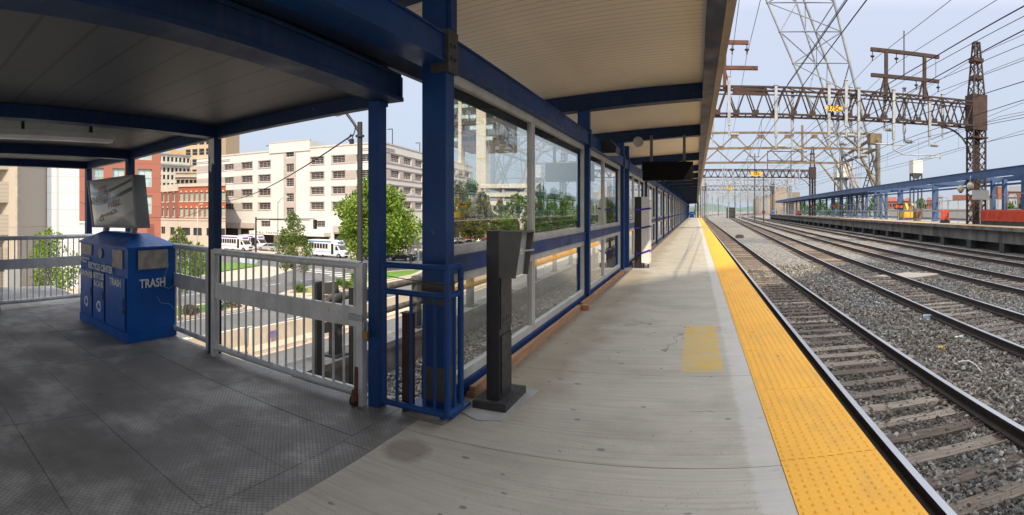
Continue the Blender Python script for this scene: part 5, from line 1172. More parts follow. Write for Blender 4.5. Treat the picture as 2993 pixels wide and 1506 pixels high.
def grid(us, w_, zs, h): return [(u, u + w_, z, z + h) for z in zs for u in us]
frame_dark = P('bronze_window_frame', (.055, .05, .045), .5); frame_white = P('pale_window_frame', (.55, .52, .46), .6); frame_tan = P('mauve_window_surround', (.36, .31, .28), .7)
# ---- white parking garage
gL, gC = at(640, r=126), at(1121, r=100); gU = (gC - gL); gU.z = 0; gW = gU.length; gU.normalize(); gN = Vector((gU.y, -gU.x, 0)); gD = 60
gar = thing('parking_garage', 'white five storey parking garage with mauve window bands across the street', 'building', (gC.x, gC.y, G))
def gu(px):                                          # where the ray at px meets the left face
    d = at(px, r=1.0); d.z = 0; n = gN.dot(Vector((gL.x, gL.y, 0))) / gN.dot(d); return (d * n - Vector((gL.x, gL.y, 0))).dot(gU)
zr = [11.25, 8.1, 4.95, 1.8]; wh = 1.45
cols = [(gu(655), gu(683)), (gu(706), gu(737)), (gu(756), gu(790)), (gu(908), gu(946)), (gu(971), gu(1010)), (gu(1040), gu(1082))]
holes = [(a, c, z, z + wh) for z in zr for a, c in cols]
tcol = (gu(836), gu(859)); tz = [13.2, 9.9, 6.75, 3.5, .4]; holes += [(*tcol, z, z + 1.75) for z in tz]
low = [(gu(762), gu(790), -2.1, -.75), (gu(914), gu(950), -1.9, -.6)]; holes += low
dark_bays = [(gu(657), gu(696), G + .1, -2.7), (gu(702), gu(742), G + .1, -2.7), (gu(752), gu(800), G + .1, -3.6), (gu(815), gu(962), G + .1, -3.9), (gu(975), gu(1040), G + .1, -3.2), (gu(1050), gu(1100), G + .1, -3.2)]
m = MB(); wall(m, gL - gU * 8, gU, gW + 8, G, 14.6, [(a + 8, c + 8, z, e) for a, c, z, e in holes + dark_bays], .35)
rh = []; rb = []
for z in zr:
    for k in range(9):
        u = 3.2 + k * 6.2; rh.append((u, u + 4.2, z + .05, z + wh + .1))
pil = [(2 + k * 8, 2 + k * 8 + 6.4, G + .1, -1.4) for k in range(7)]
wall(m, gC, -gN, gD, G, 14.6, rh + pil, .35); wall(m, gC - gN * gD, -gU, gW + 8, G, 14.6, []); wall(m, gL - gU * 8 - gN * gD, gN, gD, G, 14.6, [])
a, c = gu(788), gu(907); t0 = gL + gU * a + gN * .25; m2 = MB()
m2.prism([(0, 0), (c - a, 0), (c - a, -6), (0, -6)], t0 + Vector((0, 0, 14.2 - t0.z)), gU, gN, (0, 0, 2.2)); m3 = MB().prism([(0, 0), (c - a, 0), (c - a, -.28), (0, -.28)], t0 + Vector((0, 0, -.4 - t0.z)), gU, gN, (0, 0, .3)); m3.build('ledge', garage_w, gar)
m.build('wall', garage_w, gar); m2.build('stair_head', garage_w, gar)
m = MB(); p4 = [gL - gU * 8, gC, gC - gN * gD, gL - gU * 8 - gN * gD]; m.sheet([(p.x, p.y, 13.5) for p in p4]); m.build('roof', asphalt, gar)
def band(mb, O, U, u0, u1, z0, z1, d=.10):
    N = Vector((U.y, -U.x, 0)); O = Vector((O[0], O[1], 0)) + U * u0 - N * .02; mb.prism([(0, z0), (u1 - u0, z0), (u1 - u0, z1), (0, z1)], O, U, Vector((0, 0, 1)), N * (d + .02))
m = MB()
for z in zr:
    for (a, c) in ((-8, cols[0][0] - .02), (cols[0][1] + .02, cols[1][0] - .02), (cols[4][1] + .02, cols[5][0] - .02), (cols[5][1] + .02, gW - .05)): band(m, gL, gU, a, c, z - .12, z + wh + .12, .04); [band(m, gL, gU, a, c, z + k * .38, z + k * .38 + .05, .07) for k in range(1, 4)]
    for (a, c) in ((cols[2][0] - .35, cols[2][1] + .35), (cols[3][0] - .35, cols[3][1] + .35), (cols[1][0] - .2, cols[1][1] + .35), (cols[4][0] - .35, cols[4][1] + .2)):
        band(m, gL, gU, a + .12, c - .12, z - .24, z - .06, .12); band(m, gL, gU, a + .12, c - .12, z + wh + .06, z + wh + .2, .12); band(m, gL, gU, a + .12, a + .28, z - .06, z + wh + .06, .08); band(m, gL, gU, c - .28, c - .12, z - .06, z + wh + .06, .08)
    band(m, gL, gU, -8, cols[1][1] + .3, z - .28, z - .14, .08); band(m, gL, gU, cols[4][0] - .3, gW, z - .28, z - .14, .08)
    e = [0] + [x for h in rh if abs(h[2] - z - .05) < .01 for x in (h[0] - .03, h[1] + .03)] + [gD]
    for k in range(0, len(e), 2): band(m, gC, -gN, e[k], e[k+1], z - .1, z + wh + .25, .04)
    band(m, gC, -gN, 0, gD, z - .35, z - .12, .14); band(m, gC, -gN, 0, gD, z + wh + .27, z + wh + .42, .14)
te = [(-.9, tz[-1])] + [(z + 1.75, z2) for z, z2 in zip(tz[1:], tz[:-1])][::-1]
for z in tz[1:]: band(m, gL, gU, tcol[0] - .02, tcol[1] + .02, z + 1.78, z + 3.1 if z != tz[0] else z + 2, .06)
for a in (tcol[0] - .55, tcol[1] + .15): band(m, gL, gU, a, a + .4, -.3, 15.3, .16)
band(m, gL, gU, tcol[0] - .55, tcol[1] + .55, 15.3, 15.6, .2)
band(m, gL, gU, -8, gu(745), -2.5, -1.35, .5); band(m, gL, gU, gu(975), gW, -2.9, -1.6, .3)
for zc in (13.4, 13.75): band(m, gL, gU, -8, gu(672), zc, zc + .1, .12); band(m, gL, gU, gu(1058), gW, zc, zc + .1, .12); band(m, gC, -gN, 0, 5, zc, zc + .1, .12)
m.build('band', garage_b, gar)
m = MB(); band(m, gL, gU, -8, gu(788) - .02, 14.58, 14.85, .12); band(m, gL, gU, gu(907) + .02, gW + .1, 14.58, 14.85, .12); band(m, gC, -gN, 0, gD, 14.58, 14.85, .12); band(m, gL, gU, gu(787), gu(908), 16.38, 16.6, .32); m.build('coping', P('coping_stone', (.52, .45, .38), .8), gar)
for h in holes: window(gar, gL, gU, *h, .35, (3, 4), frame_tan, glass_dark)
scr = P('concrete_screen', (.50, .42, .37), .85)
for h in rh: window(gar, gC, -gN, *h, .30, (5, 4), scr, glass_dark)
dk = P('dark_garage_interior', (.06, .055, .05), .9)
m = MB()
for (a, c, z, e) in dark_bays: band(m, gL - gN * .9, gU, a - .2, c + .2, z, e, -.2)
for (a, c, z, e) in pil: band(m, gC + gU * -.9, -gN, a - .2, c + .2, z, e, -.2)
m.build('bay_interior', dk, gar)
m = MB(); band(m, gL, gU, gu(750), gu(967), -3.75, -2.95, 2.6); m.build('entrance_canopy', garage_w, gar)
def put_sign(label, px0, px1, z0, z1, out, txt, face, inkm, size, cat='sign', sx=1, tx=.5):
    a, c = gu(px0), gu(px1); t = thing('parking_sign', label, cat, tuple((gL + gU * ((a + c) / 2)).xy) + (z0,)); m = MB(); band(m, gL + gN * out, gU, a, c, z0, z1, .12); m.build('board', face, t)
    for k, s_ in enumerate(txt): text(s_, gL * 1 + gU * (a + (c - a) * tx) + gN * (out + .125) + Vector((0, 0, (z1 - (z1 - z0) * (k + .5) / len(txt)) - gL.z)), gU, (0, 0, 1), size, inkm, t, sx=sx)
put_sign('pale sign board over the parking garage entrance canopy', 762, 845, -3.7, -2.95, 2.62, ['PUBLIC PARKING'], wrap, P('green_lettering', (.02, .10, .09), .6), .78, sx=1.05)
put_sign('black wall sign at the corner of the white parking garage', 1058, 1088, 6.6, 8.0, .02, ['FERRY', 'PARKING'], ink, ink_white, .72, sx=.72)
for px, z1 in ((741, 17.0), (1147, 19.2), (1227, 18.3)):
    if px < 1121: p = gL + gU * gu(px) - gN * 6
    else: p = at(px, r=112 if px < 1200 else 128)
    m = MB(); m.tube((p.x, p.y, 13.5), (p.x, p.y, z1), .10, n=6); m.bar((p.x - 1.1, p.y - .2, z1), (p.x, p.y, z1 + .02), .35, .14); tag(m.build('roof_lamp', dark_steel), {741: 'small lamp post on the garage roof nearest the stair head', 1147: 'lamp post on the garage roof just past its corner', 1227: 'lamp post on the garage roof beside the blue corner post'}[px], 'lamp post')
# ---- other buildings from the left edge on
tan_m = panels('beige_precast', (.43, .37, .30), (.41, .35, .285), (.30, .25, .20), 9, 5.5); red_m = panels('pink_red_panel', (.42, .155, .105), (.385, .14, .095), (.27, .09, .06), 1.9, 2.2); white_m = panels('white_panel', (.80, .79, .77), (.78, .77, .75), (.60, .59, .57), 2.4, 1.6)
a, c, U, W = corners(-120, 47, 46, 47.5); N = Vector((U.y, -U.x, 0)); dk_ = thing('parking_deck', 'beige open deck parking structure at the far left edge', 'building', (c.x, c.y, G)); m = MB()
for z in (-6.0, -3.75, -.75, 2.25, 5.25, 8.25): band(m, a, U, 0, W, z, z + 1.9, .3); band(m, a - N * 3.4, U, 0, W, z - .1, z + .5, 3.4)
m.build('deck', panels('deck_concrete', (.47, .405, .325), (.45, .39, .31), (.36, .31, .25), 14, .35), dk_)
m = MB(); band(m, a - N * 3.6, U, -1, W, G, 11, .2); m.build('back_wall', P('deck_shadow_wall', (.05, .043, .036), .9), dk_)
cA, cB = at(46, r=46.5), at(142, r=50); m = MB(); U2 = (cB - cA); U2.z = 0; W2 = U2.length; U2.normalize(); N2 = Vector((U2.y, -U2.x, 0)); wall(m, cA, U2, W2, G, 12, []); wall(m, cB, -N2, 14, G, 12, []); wall(m, cA - N2 * 14, N2, 14, G, 12, []); m.build('stair_tower', tan_m, dk_)
m = MB(); band(m, cA, U2, -.02, .45, G, 12, .22); m.build('fin', P('beige_fin', (.46, .395, .32), .9), dk_)
m = MB(); p = at(38, r=44.5); m.box(p.x - 1.1, p.x + .4, p.y - .5, p.y + .5, G, G + 3.0); tag(m.build('utility_cabinet', grey_light), 'tall pale grey cabinet standing by the beige parking deck', 'cabinet')
root, a, c, U, N, W = block('white_annex', 'white panelled building between beige deck and pink office block', 138, 49.6, 372, 52, G, .15, 16, white_m, [], (1, 1), frame_white, glass_sky)
m = MB(); wall(m, a - N * .0, U, 3.2, .15, 12, []); wall(m, a + U * 3.2, -N, 6, .15, 12, []); wall(m, a - N * 6, N, 6, .15, 12, []); m.build('tower_wall', white_m, root)
pa, pc = at(166, r=77), at(470, r=81.4); pU = (pc - pa); pU.z = 0; pW = pU.length; pU.normalize(); pN = Vector((pU.y, -pU.x, 0))
def pu(px):
    d = at(px, r=1.0); d.z = 0; n = pN.dot(Vector((pa.x, pa.y, 0))) / pN.dot(d); return (d * n - Vector((pa.x, pa.y, 0))).dot(pU)
hs = []
for (x0, x1) in ((170, 225), (272, 303), (329, 364), (402, 445)):
    hs += [(pu(x0), pu(x1), 5.2, 8.0), (pu(x0), pu(x1), 1.0, 3.9), (pu(x0), pu(x1), 9.4, 12.2)] if x0 != 272 else [(pu(x0), pu(x1), 5.2, 8.0), (pu(x0), pu(x1), 9.4, 12.2), (pu(x0), pu(x1), 1.0, 3.9)]
root, *_ = block('office_block', 'pink red panelled office block with big pale windows', 166, 77, 470, 81.4, G, 14.5, 18, red_m, hs, (2, 2), frame_white, glass_sky, rec=.3)
m = MB(); band(m, pa, pU, pu(430), pu(450), -2.4, -.6, .06); m.build('louver', P('red_louver', (.30, .10, .07), .6), root)
# brick corner building
brick_m = brick('red_brick', (.36, .085, .035), (.29, .065, .03), (.33, .20, .14), 3.2); brick_d = brick('dark_red_brick', (.24, .075, .05), (.19, .06, .042), (.26, .17, .13), 3.2)
stone = P('pale_limestone', (.48, .415, .335), .85, col2=(.43, .37, .30), sc=.5)
bc1 = at(522, r=118)
root = thing('brick_building', 'red brick corner building with limestone ground floor and green windows', 'building', (bc1.x, bc1.y, G))
fr_, fl_ = at(660, r=112), at(468, r=126); parts_ = []
glass_green = P('greenish_window_glass', (.22, .33, .28), .15, col2=(.30, .42, .36), sc=.5)
for (p, q, mt, n, xs_) in ((fl_, bc1, brick_d, 3, (.18, .43, .76)), (bc1, fr_, brick_m, 9, None)):
    U = (q - p); U.z = 0; W = U.length; U.normalize(); N = Vector((U.y, -U.x, 0)); hs = []; us = [W * x for x in xs_] if xs_ else [W * (k + .55) / n for k in range(n)]
    ww = 1.0 if xs_ else .95
    hs = [(u - ww/2, u + ww/2, z, z + 1.95) for u in us for z in (.15, 3.65)]
    m = MB(); wall(m, p, U, W, -.3, 7.1, hs, .3); m.build('upper_wall', mt, root)
    lo = [(u - 1.1, u + 1.1, G + 2.0, G + 3.7) for u in ([W * .2, W * .7] if xs_ else [W * .17, W * .42, W * .7, W * .9])]
    m = MB(); wall(m, p + N * .15, U, W, G, -.3, lo, .3); band(m, p, U, 0, W, -.7, -.3, .3); m.build('stone_base', stone, root); m = MB(); band(m, p, U, 0, W, 6.9 if not xs_ else 6.0, 7.6, .3); m.build('parapet', stone, root)
    for h in hs: window(root, p, U, *h, .3, (1, 2), frame_white, glass_green)
    for h in lo: window(root, p + N * .15, U, *h, .3, (2, 2), frame_dark, glass_dark)
    m = MB()
    for h in hs:
        m = MB(); band(m, p, U, h[0] - .12, h[1] + .12, h[2] - .25, h[2] - .02, .12); m.build('sill', stone, root); m = MB(); band(m, p, U, (h[0] + h[1]) / 2 - .2, (h[0] + h[1]) / 2 + .2, h[3] + .05, h[3] + .4, .1); m.build('keystone', stone, root)
    pass
m = MB(); q = [fl_, bc1, fr_, at(640, r=150), at(470, r=150)]; m.sheet([(p.x, p.y, 7.05) for p in q]); m.build('roof', grey, root)
# tall buildings behind
def tall(name, label, px0, r0, px1, r1, z1, dep, mt, nc, zs, ww, hh, fr, pn, **k):
    a, c, U, W = corners(px0, r0, px1, r1); return block(name, label, px0, r0, px1, r1, G, z1, dep, mt, grid([W * (i + .5) / nc - ww / 2 for i in range(nc)], ww, zs, hh), (1, 2), fr, pn, rec=.35, **k)
sand = brick('buff_brick', (.46, .345, .22), (.40, .295, .185), (.42, .33, .24), 2.0); cream = P('cream_terracotta', (.66, .62, .53), .8, sc=.3); ochre_b = P('ochre_brick_wall', (.52, .36, .16), .9, sc=.4)
tall('cream_building', 'white terracotta office building with dark cornice behind the pink block', 462, 178, 556, 186, 21.2, 20, cream, 8, (9.6, 12.4, 15.0, 18.7), 1.1, 1.6, frame_dark, glass_dark, cornice=(P('weathered_copper_cornice', (.30, .32, .33), .7), ((17.3, .5, .9), (21.0, .4, .4))))
tall('stone_building', 'low brown stone building with paired slit windows behind the brick corner', 515, 150, 640, 150, 12.6, 20, P('brown_stone', (.36, .285, .21), .9, sc=.4), 10, (8.4,), 1.0, 2.1, stone, glass_dark, cornice=(stone, ((11.2, .5, .5), (12.5, .3, .3))))
tall('buff_tower', 'tall buff brick tower rising behind the blue canopy post', 540, 235, 640, 228, 46, 26, sand, 5, [8 + 4.6 * i for i in range(8)], 2.6, 2.9, frame_white, glass_dark)
tall('yellow_brick_building', 'yellow brick building partly hidden behind the buff tower', 500, 260, 560, 262, 32, 18, ochre_b, 5, [6 + 4.6 * i for i in range(5)], 2.0, 2.6, frame_white, glass_dark)
m = MB(); p = at(646, r=225); m.box(p.x - 1.5, p.x + 1.5, p.y - 1.5, p.y + 1.5, G, 44); m.box(p.x - 1.8, p.x + 1.8, p.y - 1.8, p.y + 1.8, 38, 38.6); tag(m.build('chimney_tower', sand), 'narrow buff brick tower just past the blue canopy post', 'tower')
# seen through the glass: dark office tower on pale piers, white deck
root = thing('office_tower', 'dark glazed office tower on tall pale concrete piers, seen through the platform glass', 'building', tuple(at(1420, r=190))[:2] + (G,))
oU = Vector((.985, .17, 0)).normalized(); oN = Vector((oU.y, -oU.x, 0)); oc = at(1470, r=190); oc.z = 0; tint = P('tinted_tower_band', (.075, .07, .066), .5); zs_ = [26 + 4.2 * k for k in range(9)]
oa = oc - oU * 20; hs = [(1 + 3.1 * i, 1 + 3.1 * i + 2.7, z + 1.5, z + 3.2) for z in zs_ for i in range(6)]; hs2 = [(1 + 3 * i, 1 + 3 * i + 2.6, z + 1.5, z + 3.2) for z in zs_ for i in range(9)]
m = MB(); wall(m, oa, oU, 20, 26, 66, hs, .3); wall(m, oc, -oN, 30, 26, 66, hs2, .3); m.sheet([tuple(oa + Vector((0,0,26)))[:3], tuple(oa - oN * 30 + Vector((0,0,26))), tuple(oc - oN * 30 + Vector((0,0,26))), tuple(oc + Vector((0,0,26)))]); m.build('wall', tint, root)
for h in hs: window(root, oa, oU, *h, .3, (2, 1), frame_dark, glass_sky if (int(h[0] * 7 + h[2] * 3) % 3) else glass_dark)
for h in hs2: window(root, oc, -oN, *h, .3, (2, 1), frame_dark, glass_sky if (int(h[0] * 5 + h[2] * 3) % 3) else glass_dark)
for u in (3, 10): m = MB(); q = oa + oU * u + oN * .6; m.prism([(0, 0), (3.6 if u == 10 else 1.2, 0), (3.6 if u == 10 else 1.2, -5), (0, -5)], q + Vector((0, 0, G)), oU, oN, (0, 0, 66 - G)); m.build('pier', P('pale_pier', (.62, .55, .44), .8), root)
m = MB(); q = oa + oU * 5; m.prism([(0, 0), (5, 0), (5, -12), (0, -12)], q + oN * 2 + Vector((0, 0, G)), oU, oN, (0, 0, 18)); m.build('core', P('grey_core', (.22, .22, .23), .6), root)
root = thing('white_deck', 'low white open sided parking deck seen through the platform glass', 'building', tuple(at(1460, r=165))[:2] + (G,)); q = at(1405, r=168); q.z = 0
m = MB()
for z in (-2.4, .4, 3.2, 6.0, 8.8): band(m, q, oU, 0, 15, z, z + 1.35, .4); band(m, q + oU * 15, -oN, 0, 30, z, z + 1.35, .4); m.prism([(0, 0), (15, 0), (15, -30), (0, -30)], q + Vector((0, 0, z)), oU, oN, (0, 0, .3))
m.build('deck', white('deck_white', (.72, .69, .62), sc=.2), root)
for u in (0, 7, 14.2): MB().prism([(0, 0), (.8, 0), (.8, -.6), (0, -.6)], q + oU * u - oN * .3 + Vector((0, 0, G)), oU, oN, (0, 0, 15.9)).build('column', stone, root); MB().prism([(0, 0), (.8, 0), (.8, -.6), (0, -.6)], q + oU * u - oN * 29 + Vector((0, 0, G)), oU, oN, (0, 0, 15.9)).build('column', stone, root)
# unseen tall building, placed to cast the shadow over the near platform and tracks
sh_x, sh_y = (.50, -.866); H_ = 48; k_ = (H_) / math.tan(SUN_EL); e0 = Vector((-1.7, 10.2, 0)); dr = Vector((.575, .818, 0)).normalized()
pA = e0 + dr * -8 + Vector((sh_x, sh_y, 0)) * k_; pB = e0 + dr * 34 + Vector((sh_x, sh_y, 0)) * k_; nn = Vector((dr.y, -dr.x, 0))
root = thing('unseen_high_rise', 'unseen high rise placed behind the camera to shade the near platform', 'building', (pA.x, pA.y, G)); W_ = (pB - pA).length
hs = grid([2 + 4.5 * i for i in range(9)], 3, [-2 + 4.5 * i for i in range(11)], 2.4)
m = MB(); c4 = [pA, pB, pB + nn * 30, pA + nn * 30]
fU = (pA - pB).normalized(); wall(m, pB, fU, W_, G, H_, hs, .3); wall(m, pA, nn, 30, G, H_, []); wall(m, pA + nn * 30, -fU, W_, G, H_, []); wall(m, pB + nn * 30, -nn, 30, G, H_, []); m.build('wall', sand, root); m = MB(); m.sheet([(p.x, p.y, H_ - .02) for p in c4][::-1]); m.build('roof', grey, root)
for h in hs: window(root, pB, fU, *h, .3, (2, 1), frame_dark, glass_dark)
# ---- far bank across the water
RB = 300
def bank(name, label, x0, x1, ytop, mt, r=RB, roof=None, zb=-6, cat='building', win=None):
    a, c = at(x0, r=r), at(x1, r=r); U = (c - a); U.z = 0; W = U.length; U.normalize(); z1 = EYE + (Y0 - ytop) / F * r; N = Vector((U.y, -U.x, 0)); root = thing(name, label, cat, (a.x, a.y, zb)); dp = max(8, W * .3)
    m = MB(); wall(m, a, U, W, zb, z1, []); wall(m, c, -N, dp, zb, z1, []); wall(m, a - N * dp, N, dp, zb, z1, []); wall(m, c - N * dp, -U, W, zb, z1, []); m.build('wall', mt, root)
    m = MB()
    if roof: h = W * .14 + 1.5; q = lambda u, d, z: a * 1 + U * u - N * d + Vector((0, 0, z - a.z)); m.add([q(-.5, -.5, z1), q(W + .5, -.5, z1), q(W + .5, dp + .5, z1), q(-.5, dp + .5, z1), q(1, dp / 2, z1 + h), q(W - 1, dp / 2, z1 + h)], [(0,1,5,4), (1,2,5), (2,3,4,5), (3,0,4), (3,2,1,0)]); m.build('roof', roof, root)
    else: m.sheet([(*p.xy, z1) for p in (a, c, c - N * dp, a - N * dp)]); m.build('roof', grey, root)
    if win:
        m = MB()
        for k in range(win[0]):
            for j in range(win[1]): u = W * (k + .3) / win[0]; z = zb + 4 + (z1 - zb - 4) * (j + .3) / win[1]; band(m, a, U, u, u + W * .4 / win[0], z, z + 1.6, .06)
        tag(m.build('window_rows', glass_dark, root), kind='stuff')
    return root
red_b = P('far_brick', (.33, .12, .075), .9); red_roof = P('far_red_roof', (.30, .09, .06), .9); grey_roof = P('far_grey_roof', (.22, .21, .21), .9); pale = P('far_pale_wall', (.52, .50, .47), .9); shed = P('far_shed_metal', (.46, .51, .54), .6)
bank('warehouse', 'long pale metal warehouse on the far river bank', 2752, 2836, 586, shed)
bank('warehouse', 'white warehouse on the far bank between the gantry tower and the barricade hoops', 2872, 2938, 583, pale)
bank('brick_block', 'long red brick block above the far warehouse roof', 2784, 2842, 570, red_b, 345, win=(10, 2))
bank('brick_block', 'far red brick houses in a row at the far right edge', 2945, 3020, 560, red_b, 350, grey_roof, win=(9, 2))
bank('house', 'red roofed house on the far bank next to the shelter column', 2582, 2624, 589, red_b, 300, red_roof, win=(5, 2))
bank('house', 'smaller red roofed house on the far bank right of the arrow sign', 2643, 2662, 588, red_b, 310, red_roof, win=(3, 2))
bank('house', 'red house on the far bank just before the big shelter column', 2708, 2724, 586, red_b, 300, red_roof, win=(3, 2))
bank('house', 'pale house with grey hipped roof on the far bank', 2738, 2756, 577, pale, 320, grey_roof, win=(3, 2))
bank('house', 'white gabled house among trees at the far right edge', 2948, 2972, 576, pale, 300, grey_roof, win=(3, 2))
bank('dock', 'long low concrete dock along the far river bank', 2560, 3060, 611, P('dock_concrete', (.30, .285, .26), .9), 240, None, -5, 'dock')
bank('yellow_house', 'pale yellow house behind the white warehouse', 2886, 2902, 562, P('far_yellow_wall', (.55, .47, .30), .9), 330, None, win=(3, 3))
ct = thing('church_tower', 'brick church tower with small spire on the far bank skyline', 'tower', tuple(at(2920, r=350))[:2] + (-6,)); p = at(2920, r=350); m = MB(); m.box(p.x - 2.7, p.x + 2.7, p.y - 2.7, p.y + 2.7, -6, EYE + (Y0 - 549) / F * 350); m.build('shaft', red_b, ct); zt = EYE + (Y0 - 549) / F * 350
m = MB(); m.box(p.x - 3, p.x + 3, p.y - 3, p.y + 3, zt, zt + .8); m.lathe((p.x, p.y, zt + .8), [(2.4, 0), (1.5, 1.6), (1.3, 2.6), (.2, 4.5), (.05, 7)], 8); m.build('spire', grey_roof, ct)
ar = thing('round_building', 'big beige building with curved wall beyond the end of the far platform', 'building', tuple(at(2265, r=300))[:2] + (-4,)); p = at(2262, r=315); bg_ = P('beige_arena_wall', (.24, .20, .155), .9, col2=(.20, .165, .13), sc=.08)
m = MB(); m.lathe((p.x, p.y, -4), [(11, 0), (11, 14.5), (10.5, 14.9), (0.1, 15)], 32); m.build('drum_wall', bg_, ar); m = MB(); q = at(2235, r=310); m.lathe((q.x, q.y, -4), [(7, 0), (7, 12.4), (.1, 12.6)], 24); m.build('low_drum_wall', bg_, ar)
m = MB(); q = at(2287, r=310); m.box(q.x - 3.4, q.x + 2.6, q.y - 4, q.y + 4, -4, 15.5); m.box(q.x - 6, q.x - 3.4, q.y - 4, q.y + 4, -4, 14.2); m.build('upper_block', P('beige_upper', (.34, .28, .225), .9), ar); m = MB(); q = at(2302, r=312); m.box(q.x - 2, q.x + 7, q.y - 3, q.y + 4, -4, 12.6); m.build('wing', bg_, ar)
m = MB(); q = at(2134, r=195); m.box(q.x - 1.3, q.x + 1.3, q.y - 6, q.y + 2, -1.3, 2.5); m.box(q.x - 1.4, q.x + 1.4, q.y - 6.2, q.y + 2.2, 2.5, 2.65); tag(m.build('equipment_shed', dark_steel), 'dark equipment shed standing by the tracks before the far platform end', 'shed')
# ---- trees
def leaves(clumps, n, size, mat, parent, name='crown', flat=1.0):
    C = np.array([c[0] for c in clumps]); rad = np.array([c[1] for c in clumps]); p_ = rad ** 2 / (rad ** 2).sum(); idx = RNG.choice(len(clumps), n, p=p_)
    d = RNG.normal(size=(n, 3)); d /= np.linalg.norm(d, axis=1)[:, None]; P_ = C[idx] + d * (rad[idx] * RNG.random(n) ** .42)[:, None] * np.array([1, 1, flat])
    a = RNG.normal(size=(n, 3)); a /= np.linalg.norm(a, axis=1)[:, None]; b_ = np.cross(a, RNG.normal(size=(n, 3))); b_ /= np.linalg.norm(b_, axis=1)[:, None]
    s = size * RNG.uniform(.6, 1.35, n)[:, None]; V = np.stack([P_ - a * s * .75, P_ + b_ * s * .45 - a * s * .05, P_ + a * s * .85, P_ - b_ * s * .45 - a * s * .05], 1).reshape(-1, 3)
    return raw_mesh(name, V, np.arange(4 * n).reshape(-1, 4), mat, parent)
def tree(label, base, H, zc0, rad, mat, n=5000, leaf=.16, K=26, group=None, trunk=.11, top=.35, name='tree'):
    rg = random.Random(hash(label) % 1000 if False else sum(map(ord, label))); t = thing(name, label, 'tree', tuple(base), group); cl = []; m = MB()
    m.tube((0, 0, -.1), (0, 0, zc0 + .2), trunk, trunk * .75, 8)
    for k in range(K):
        f = (k + .5) / K; z = zc0 + (H - zc0) * (.06 + .9 * f); prof = math.sin(math.pi * min(1, (f * .86 + .17))) ** .7 * (1 - top * f); a = k * 2.39996 + rg.uniform(-.4, .4); q = rad * prof * rg.uniform(.35, 1.0)
        c = (q * math.cos(a), q * math.sin(a), z); cl.append((c, rad * rg.uniform(.15, .40) * (.55 + .5 * prof)))
        m.tube((0, 0, zc0 + (z - zc0) * .45), c, trunk * .38 * (1 - .6 * f), trunk * .1, 5)
    m.tube((0, 0, zc0), (0, 0, H - rad * .3), trunk * .75, trunk * .15, 6); m.build('trunk', bark, t, local=True)
    leaves(cl, n, leaf, mat, t); return t
def gnd(px, py): return at(px, py, z=G)
tree('slender young pear tree on the second median, right before the garage entrance', gnd(858, 852), 7.6, 1.7, 1.9, leaf_olive, 4200, .13, 30, None, .1, .15)
tree('big round bright green tree at the garage corner behind the dark lamp pole', (at(1091, r=66).x, at(1091, r=66).y, G), 12.0, 2.0, 5.5, leaf_fresh, 20000, .25, 60, None, .2)
tree('small bushy street tree beside the beige deck behind the leftmost fence', gnd(143, 915), 6.4, .9, 2.3, leaf_fresh, 4600, .12, 28, None, .1, .15)
tree('small pear tree right behind the recycling bin and fence', gnd(524, 936), 6.6, 1.9, 1.7, leaf_olive, 3400, .12, 24, None, .1, .2)
tree('tiny sapling in front of the limestone ground floor', gnd(522, 728), 4.2, .8, .6, leaf_olive, 500, .2, 8)
tree('weedy bright shrub tree at the plaza edge below the pear tree', gnd(580, 815), 4.2, .2, 1.3, leaf_fresh, 1800, .14, 14)
for px, r, H, rd, mt, lab in ((1338, 95, 12.5, 4.4, leaf_gold, 'yellowish tree seen through the first glazed bay beside the blue post'), (1376, 104, 14, 4.6, leaf_deep, 'dark green tree between the yellowish trees behind the first pane'), (1408, 96, 11, 3.9, leaf_gold, 'second yellowish tree behind the first pane, before the pale pier'),
                             (1462, 120, 10.5, 3.0, leaf_olive, 'thin olive tree before the white parking deck'), (1512, 108, 11.5, 4.2, leaf_fresh, 'bright green tree at the end of the white parking deck'), (1578, 98, 12.5, 4.6, leaf_deep, 'dark tree behind the second pane of the first bay'), (1618, 104, 12, 4.6, leaf_deep, 'tree behind the right part of the second pane, next to the post'),
                             (1660, 112, 11.5, 4.8, leaf_fresh, 'light green tree behind the second blue post'), (1712, 118, 11, 5, leaf_deep, 'dark tree seen through the second glazed bay'), (1765, 128, 11, 5, leaf_olive, 'olive tree seen through the second glazed bay next to the kiosk'), (1815, 150, 11, 5, leaf_deep, 'dark far tree behind the taped kiosk bay')):
    p = at(px, r=r); tree(lab, (p.x, p.y, G), H, 2.2, rd, mt, 4200, .30, 24, None, .16)
for i, (px, r, H, rd) in enumerate(((2556, 330, 17, 9), (2600, 350, 16, 10), (2640, 345, 15, 8), (2690, 350, 16, 9), (2775, 320, 14, 5), (2860, 340, 15, 7), (2955, 300, 12, 6), (2988, 310, 14, 7), (2520, 340, 14, 8), (2480, 360, 14, 9), (2440, 380, 14, 9), (2400, 400, 15, 10), (2345, 420, 15, 10))):
    p = at(px, r=r); tree('green tree on the far bank skyline', (p.x, p.y, -6), H, 1.5, rd, leaf_deep, 1300, .9, 16, 'trees on the far bank', .3)
shr = None
for i, (px, py, dead) in enumerate(((556, 925, 1), (628, 912, 1), (680, 902, 1), (712, 890, 1), (756, 885, 1), (880, 858, 0), (995, 838, 0), (1035, 828, 0), (1046, 818, 0), (1012, 846, 0))):
    p = gnd(px, py); t = thing('shrub', ('low brown twiggy shrub on the nearer grass median', 'low green juniper shrub on the second median')[1 - dead], 'shrub', (p.x, p.y, G + .14), ('green junipers on the second median', 'brown shrubs on the near median')[dead])
    leaves([((random.uniform(-.5, .5), random.uniform(-.35, .35), .3), .42) for k in range(6)], 420, .13, leaf_deep if not dead else P('dry_twig', (.16, .12, .08), .9), t)
